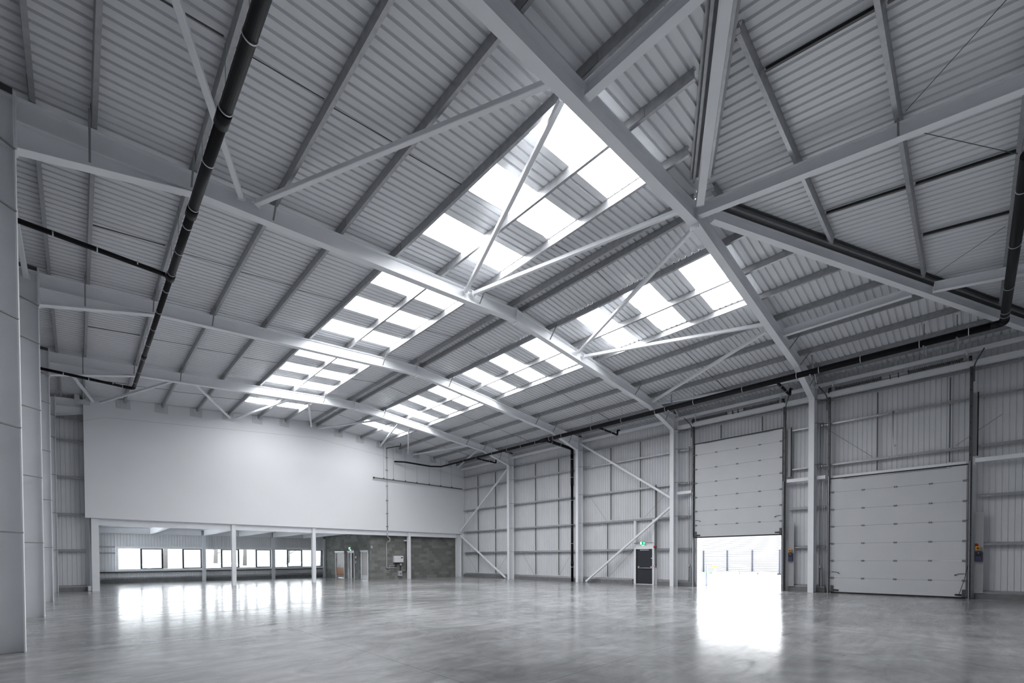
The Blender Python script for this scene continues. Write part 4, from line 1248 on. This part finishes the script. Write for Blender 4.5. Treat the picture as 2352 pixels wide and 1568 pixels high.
pipe_run('rainwater_pipe', 'long black rainwater pipe running under the right eaves above the doors',
         [([(RPX, -10.85, RPZ), (RPX, 6.45, RPZ)], .105, 'pipe_length'), (fillet([(RPX, -10.85, RPZ), (RPX, NX, RPZ), (RPX - .3, NX, RPZ)], .16), .105, 'elbow'),
          ([(RPX - .3, NX, RPZ), (12.2, NX, RPZ)], .095, 'pipe_length'), ([(RPX, 6.45, RPZ), (RPX, 6.95, RPZ)], .118, 'tee_joint'), ([(RPX, 6.95, RPZ), (RPX, 14.6, RPZ)], .075, 'pipe_length'),
          (fillet([(RPX, 14.6, RPZ), (RPX, 16.9, RPZ), (19.4, 17.35, RPZ), (17.2, 17.35, RPZ), (16.6, 17.7, RPZ)], .07), .055, 'pipe_length')],
         [((RPX, y, RPZ), Yd, .105) for y in (-10.4, -9.3, -7.8, -6.6, -5.9, -4.0, -2.0, -.7, -.2, 1.6, 3.4, 5.4, 6.0, 6.3)] + [((RPX, y, RPZ), Yd, .075) for y in (7.4, 8.6, 9.8, 11.2, 12.8, 14.2)] + [((x, NX, RPZ), (1, 0, 0), .095) for x in (19.4, 19.1, 17.5, 15.3, 13.2)],
         'black rainwater pipes', [((RPX, y, RPZ + .09), (RPX, y, zsheet(RPX) - .24)) for y in (-9.3, -4.0, -2.0, 1.6, 3.4, 5.4, 8.6, 9.8, 11.2)])
pipe_run('downpipe', 'tall black downpipe beside the column, from ceiling pipe to floor', [([(RPX + .13, 6.62, RPZ), (22.2, 6.62, RPZ - .09)], .09, 'branch_length'), (fillet([(22.2, 6.62, RPZ - .09), (22.46, 6.62, RPZ - .1), (22.46, 6.62, 7.8)], .14), .095, 'elbow'),
         ([(22.46, 6.62, 7.8), (22.46, 6.62, 5.9)], .10, 'pipe_length'), ([(22.46, 6.62, 5.9), (22.46, 6.62, .004)], .082, 'pipe_length'), ([(22.46, 6.62, 1.0), (22.46, 6.62, 1.25)], .094, 'coupling')],
         [((22.46, 6.62, z), (0, 0, 1), .10 if z > 5.9 else .082) for z in (7.5, 6.4, 5.0, 3.5, 2.35, .9)] + [((x, 6.62, RPZ - .045), (1, 0, 0), .09) for x in (20.5, 21.3, 22.1)], 'black rainwater pipes')
for yb, lab in ((3.08, 'short black branch pipe with upturned end above the long wall brace'), (-5.2, 'short black branch pipe with upturned end near the column between doors'), (13.0, 'short black branch pipe with upturned end in the bay beside the partition')):
    pipe_run('branch_pipe', lab, [(fillet([(RPX + .11, yb, RPZ), (21.95, yb, RPZ - .05), (21.95, yb, RPZ + .20), (22.15, yb, RPZ + .24)], .08), .05, 'pipe_length')], [((x, yb, RPZ - .03), (1, 0, 0), .05) for x in (20.6, 21.3)], 'black rainwater pipes')
# trapeze hangers carrying the right pipe near the doors
for y, lab in ((-9.4, 'right of the closed door middle'), (-6.35, 'by the column between the doors'), (-0.9, 'above the left end of the half-open door'), (-10.15, 'near the pipe bend')):
    t = thing('pipe_hanger', 'slotted steel hanger carrying the right black pipe, %s' % lab, 'bracket', (RPX + .16, y, 7.6), 'hangers of the right pipe')
    MB().beam((RPX + .16, y, 8.0), (RPX + .16, y, zsheet(RPX) - .215), rsec(.04, .03), up=(0, 1, 0)).build('slotted_upright', M['galv'], t)
    MB().beam((RPX + .17, y - .02, 8.62), (RPX + .75, y - .02, 8.05), rsec(.03, .02)).build('diagonal', M['galv'], t)
    MB().box(RPX - .16, RPX + .15, y - .02, y + .02, 8.09, 8.13).build('cross_bar', M['galv'], t)

# ------------------------------------------------------------------ outside
solo('yard_ground', MB().box(23.03, 70, -30, 40, -.25, -.015), M['tarmac'], 'pale bright yard outside the half-open door', 'ground')['kind'] = 'structure'
fn = thing('louvre_fence', 'pale horizontal louvre fence with dark posts across the yard', 'fence', (42.3, 3, 0))
for k in range(22):
    z = .10 + .145 * k
    MB().box(42.30, 42.36, -8, 14, z, z + .125).build('louvre_blade', M['shed'], fn)
for y in (-6.0, -3.8, -1.65, .52, 2.62, 4.69, 6.80, 8.9, 11.0):
    MB().box(42.20, 42.29, y - .045, y + .045, 0, 2.08).build('fence_post', M['post'], fn)
solo('yard_screen', MB().box(42.42, 42.6, -9, 15, -.01, 3.5), M['galv_dark'], 'wall behind the louvre fence', 'wall')['kind'] = 'structure'
for i, (a, b) in enumerate(((.6, 1.9), (2.1, 3.35), (3.55, 4.8), (5.0, 5.7))):
    solo('kerb_block', MB().bbox(41.4, 41.9, a, b, -.014, .22, .04), M['kerbstone'], 'low white kerb block before the louvre fence, %s from the right' % ORD[i], 'kerb', 'kerb blocks before the fence')
solo('grass_strip', MB().box(41.3, 41.95, 5.85, 8.6, -.014, .12), M['grass'], 'thin green strip at the left foot of the louvre fence', 'verge')
bo = thing('bollard', 'grey steel bollard just outside the half-open door', 'bollard', (23.75, -1.01, 0))
MB().tube([(23.80, -1.02, -.014), (23.80, -1.02, 1.06)], .055, 18).build('post', M['bollard'], bo)
MB().tube([(23.80, -1.02, 1.06), (23.80, -1.02, 1.075)], [.055, .045], 18).build('cap', M['bollard'], bo)
solo('drain_cover', MB().box(26.0, 26.25, -2.75, -2.2, -.0145, -.008), M['kerb'], 'small dark drain slot in the bright yard', 'drain')
ys = thing('yellow_marker', 'tiny yellow marker on a stake before the louvre fence', 'marker', (41.0, 5.3, 0))
MB().box(40.98, 41.02, 5.28, 5.32, -.014, .62).build('stake', M['kerbstone'], ys)
MB().box(40.96, 41.04, 5.12, 5.48, .62, .72).build('flag', M['yellow'], ys)
# behind the far windows
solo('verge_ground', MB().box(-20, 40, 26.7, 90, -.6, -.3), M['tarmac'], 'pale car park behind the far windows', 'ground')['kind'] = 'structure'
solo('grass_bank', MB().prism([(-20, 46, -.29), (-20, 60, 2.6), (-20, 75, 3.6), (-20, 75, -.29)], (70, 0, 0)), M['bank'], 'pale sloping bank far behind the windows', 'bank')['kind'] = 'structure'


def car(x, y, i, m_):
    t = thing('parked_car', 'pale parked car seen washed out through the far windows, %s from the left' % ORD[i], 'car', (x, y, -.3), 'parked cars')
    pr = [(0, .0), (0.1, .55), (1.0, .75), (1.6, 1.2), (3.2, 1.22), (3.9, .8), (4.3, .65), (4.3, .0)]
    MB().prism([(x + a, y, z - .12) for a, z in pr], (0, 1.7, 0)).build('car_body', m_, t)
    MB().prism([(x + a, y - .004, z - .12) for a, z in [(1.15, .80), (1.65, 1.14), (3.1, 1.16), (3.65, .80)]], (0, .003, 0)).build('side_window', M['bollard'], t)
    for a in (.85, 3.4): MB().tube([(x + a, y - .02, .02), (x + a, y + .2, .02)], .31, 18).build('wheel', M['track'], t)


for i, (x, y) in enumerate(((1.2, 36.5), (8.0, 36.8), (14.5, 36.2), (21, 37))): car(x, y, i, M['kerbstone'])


def tree(x, y, h, i):
    rnd = random.Random(i * 13 + 5)
    t = thing('bare_tree', 'bare leafless tree washed out behind the far windows, %s from the left' % ORD[i], 'tree', (x, y, -.3), 'bare trees behind the windows')
    b = (y - 46) * 2.9 / 14 - .3 if y > 46 else -.3
    MB().tube([(x, y, b), (x + .1, y, b + h * .5), (x + .15, y, b + h)], [.22, .15, .05], 8).build('trunk', M['bark'], t)
    cr = MB()
    for k in range(14):
        z = b + h * (.25 + .05 * k); a = rnd.uniform(0, 6.28); l = rnd.uniform(1.0, 2.4)
        e = (x + .1 + l * math.cos(a), y + l * math.sin(a), z + l * .7)
        cr.tube([(x + .1, y, z), ((x + .1 + e[0]) / 2, (y + e[1]) / 2, z + l * .25), e], [.05, .03, .01], 5)
    cr.build('branches', M['bark'], t)


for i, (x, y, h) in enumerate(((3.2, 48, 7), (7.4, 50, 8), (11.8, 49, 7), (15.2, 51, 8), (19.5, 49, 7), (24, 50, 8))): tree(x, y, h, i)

# ------------------------------------------------------------------ daylight
w = bpy.data.worlds.new('overcast_sky'); S.world = w; w.use_nodes = True
bg = w.node_tree.nodes['Background']
bg.inputs['Color'].default_value = (0.96, 0.98, 1.0, 1); bg.inputs['Strength'].default_value = 2.6

# ------------------------------------------------------------------ camera
YAW, PIT, ROL = 0.7722, -0.0157, -0.0039
F_PX, PX, PYC = 1025.83, 1176.1, 1297.22
fwd = Vector((math.sin(YAW), math.cos(YAW), 0)); rt = Vector((math.cos(YAW), -math.sin(YAW), 0)); up = Vector((0, 0, 1))
f2 = fwd * math.cos(PIT) + up * math.sin(PIT); u2 = -fwd * math.sin(PIT) + up * math.cos(PIT)
r3 = rt * math.cos(ROL) + u2 * math.sin(ROL); u3 = -rt * math.sin(ROL) + u2 * math.cos(ROL)
cam = bpy.data.cameras.new('camera'); co = bpy.data.objects.new('camera', cam); COL.objects.link(co)
co.matrix_world = Matrix(((r3.x, u3.x, -f2.x, 0.6065), (r3.y, u3.y, -f2.y, -10.5011), (r3.z, u3.z, -f2.z, 1.4693), (0, 0, 0, 1)))
cam.sensor_fit = 'HORIZONTAL'; cam.sensor_width = 36.0
cam.lens = F_PX / 2352 * 36.0
cam.shift_x = (1176 - PX) / 2352
cam.shift_y = (PYC - 784) / 2352
cam.clip_start = 0.05; cam.clip_end = 500
S.camera = co
S.view_settings.view_transform = 'Standard'; S.view_settings.look = 'None'
S.view_settings.exposure = 1.58; S.view_settings.gamma = 1.0
S.view_settings.use_curve_mapping = False
S.cycles.max_bounces = 14; S.cycles.diffuse_bounces = 8; S.cycles.glossy_bounces = 4
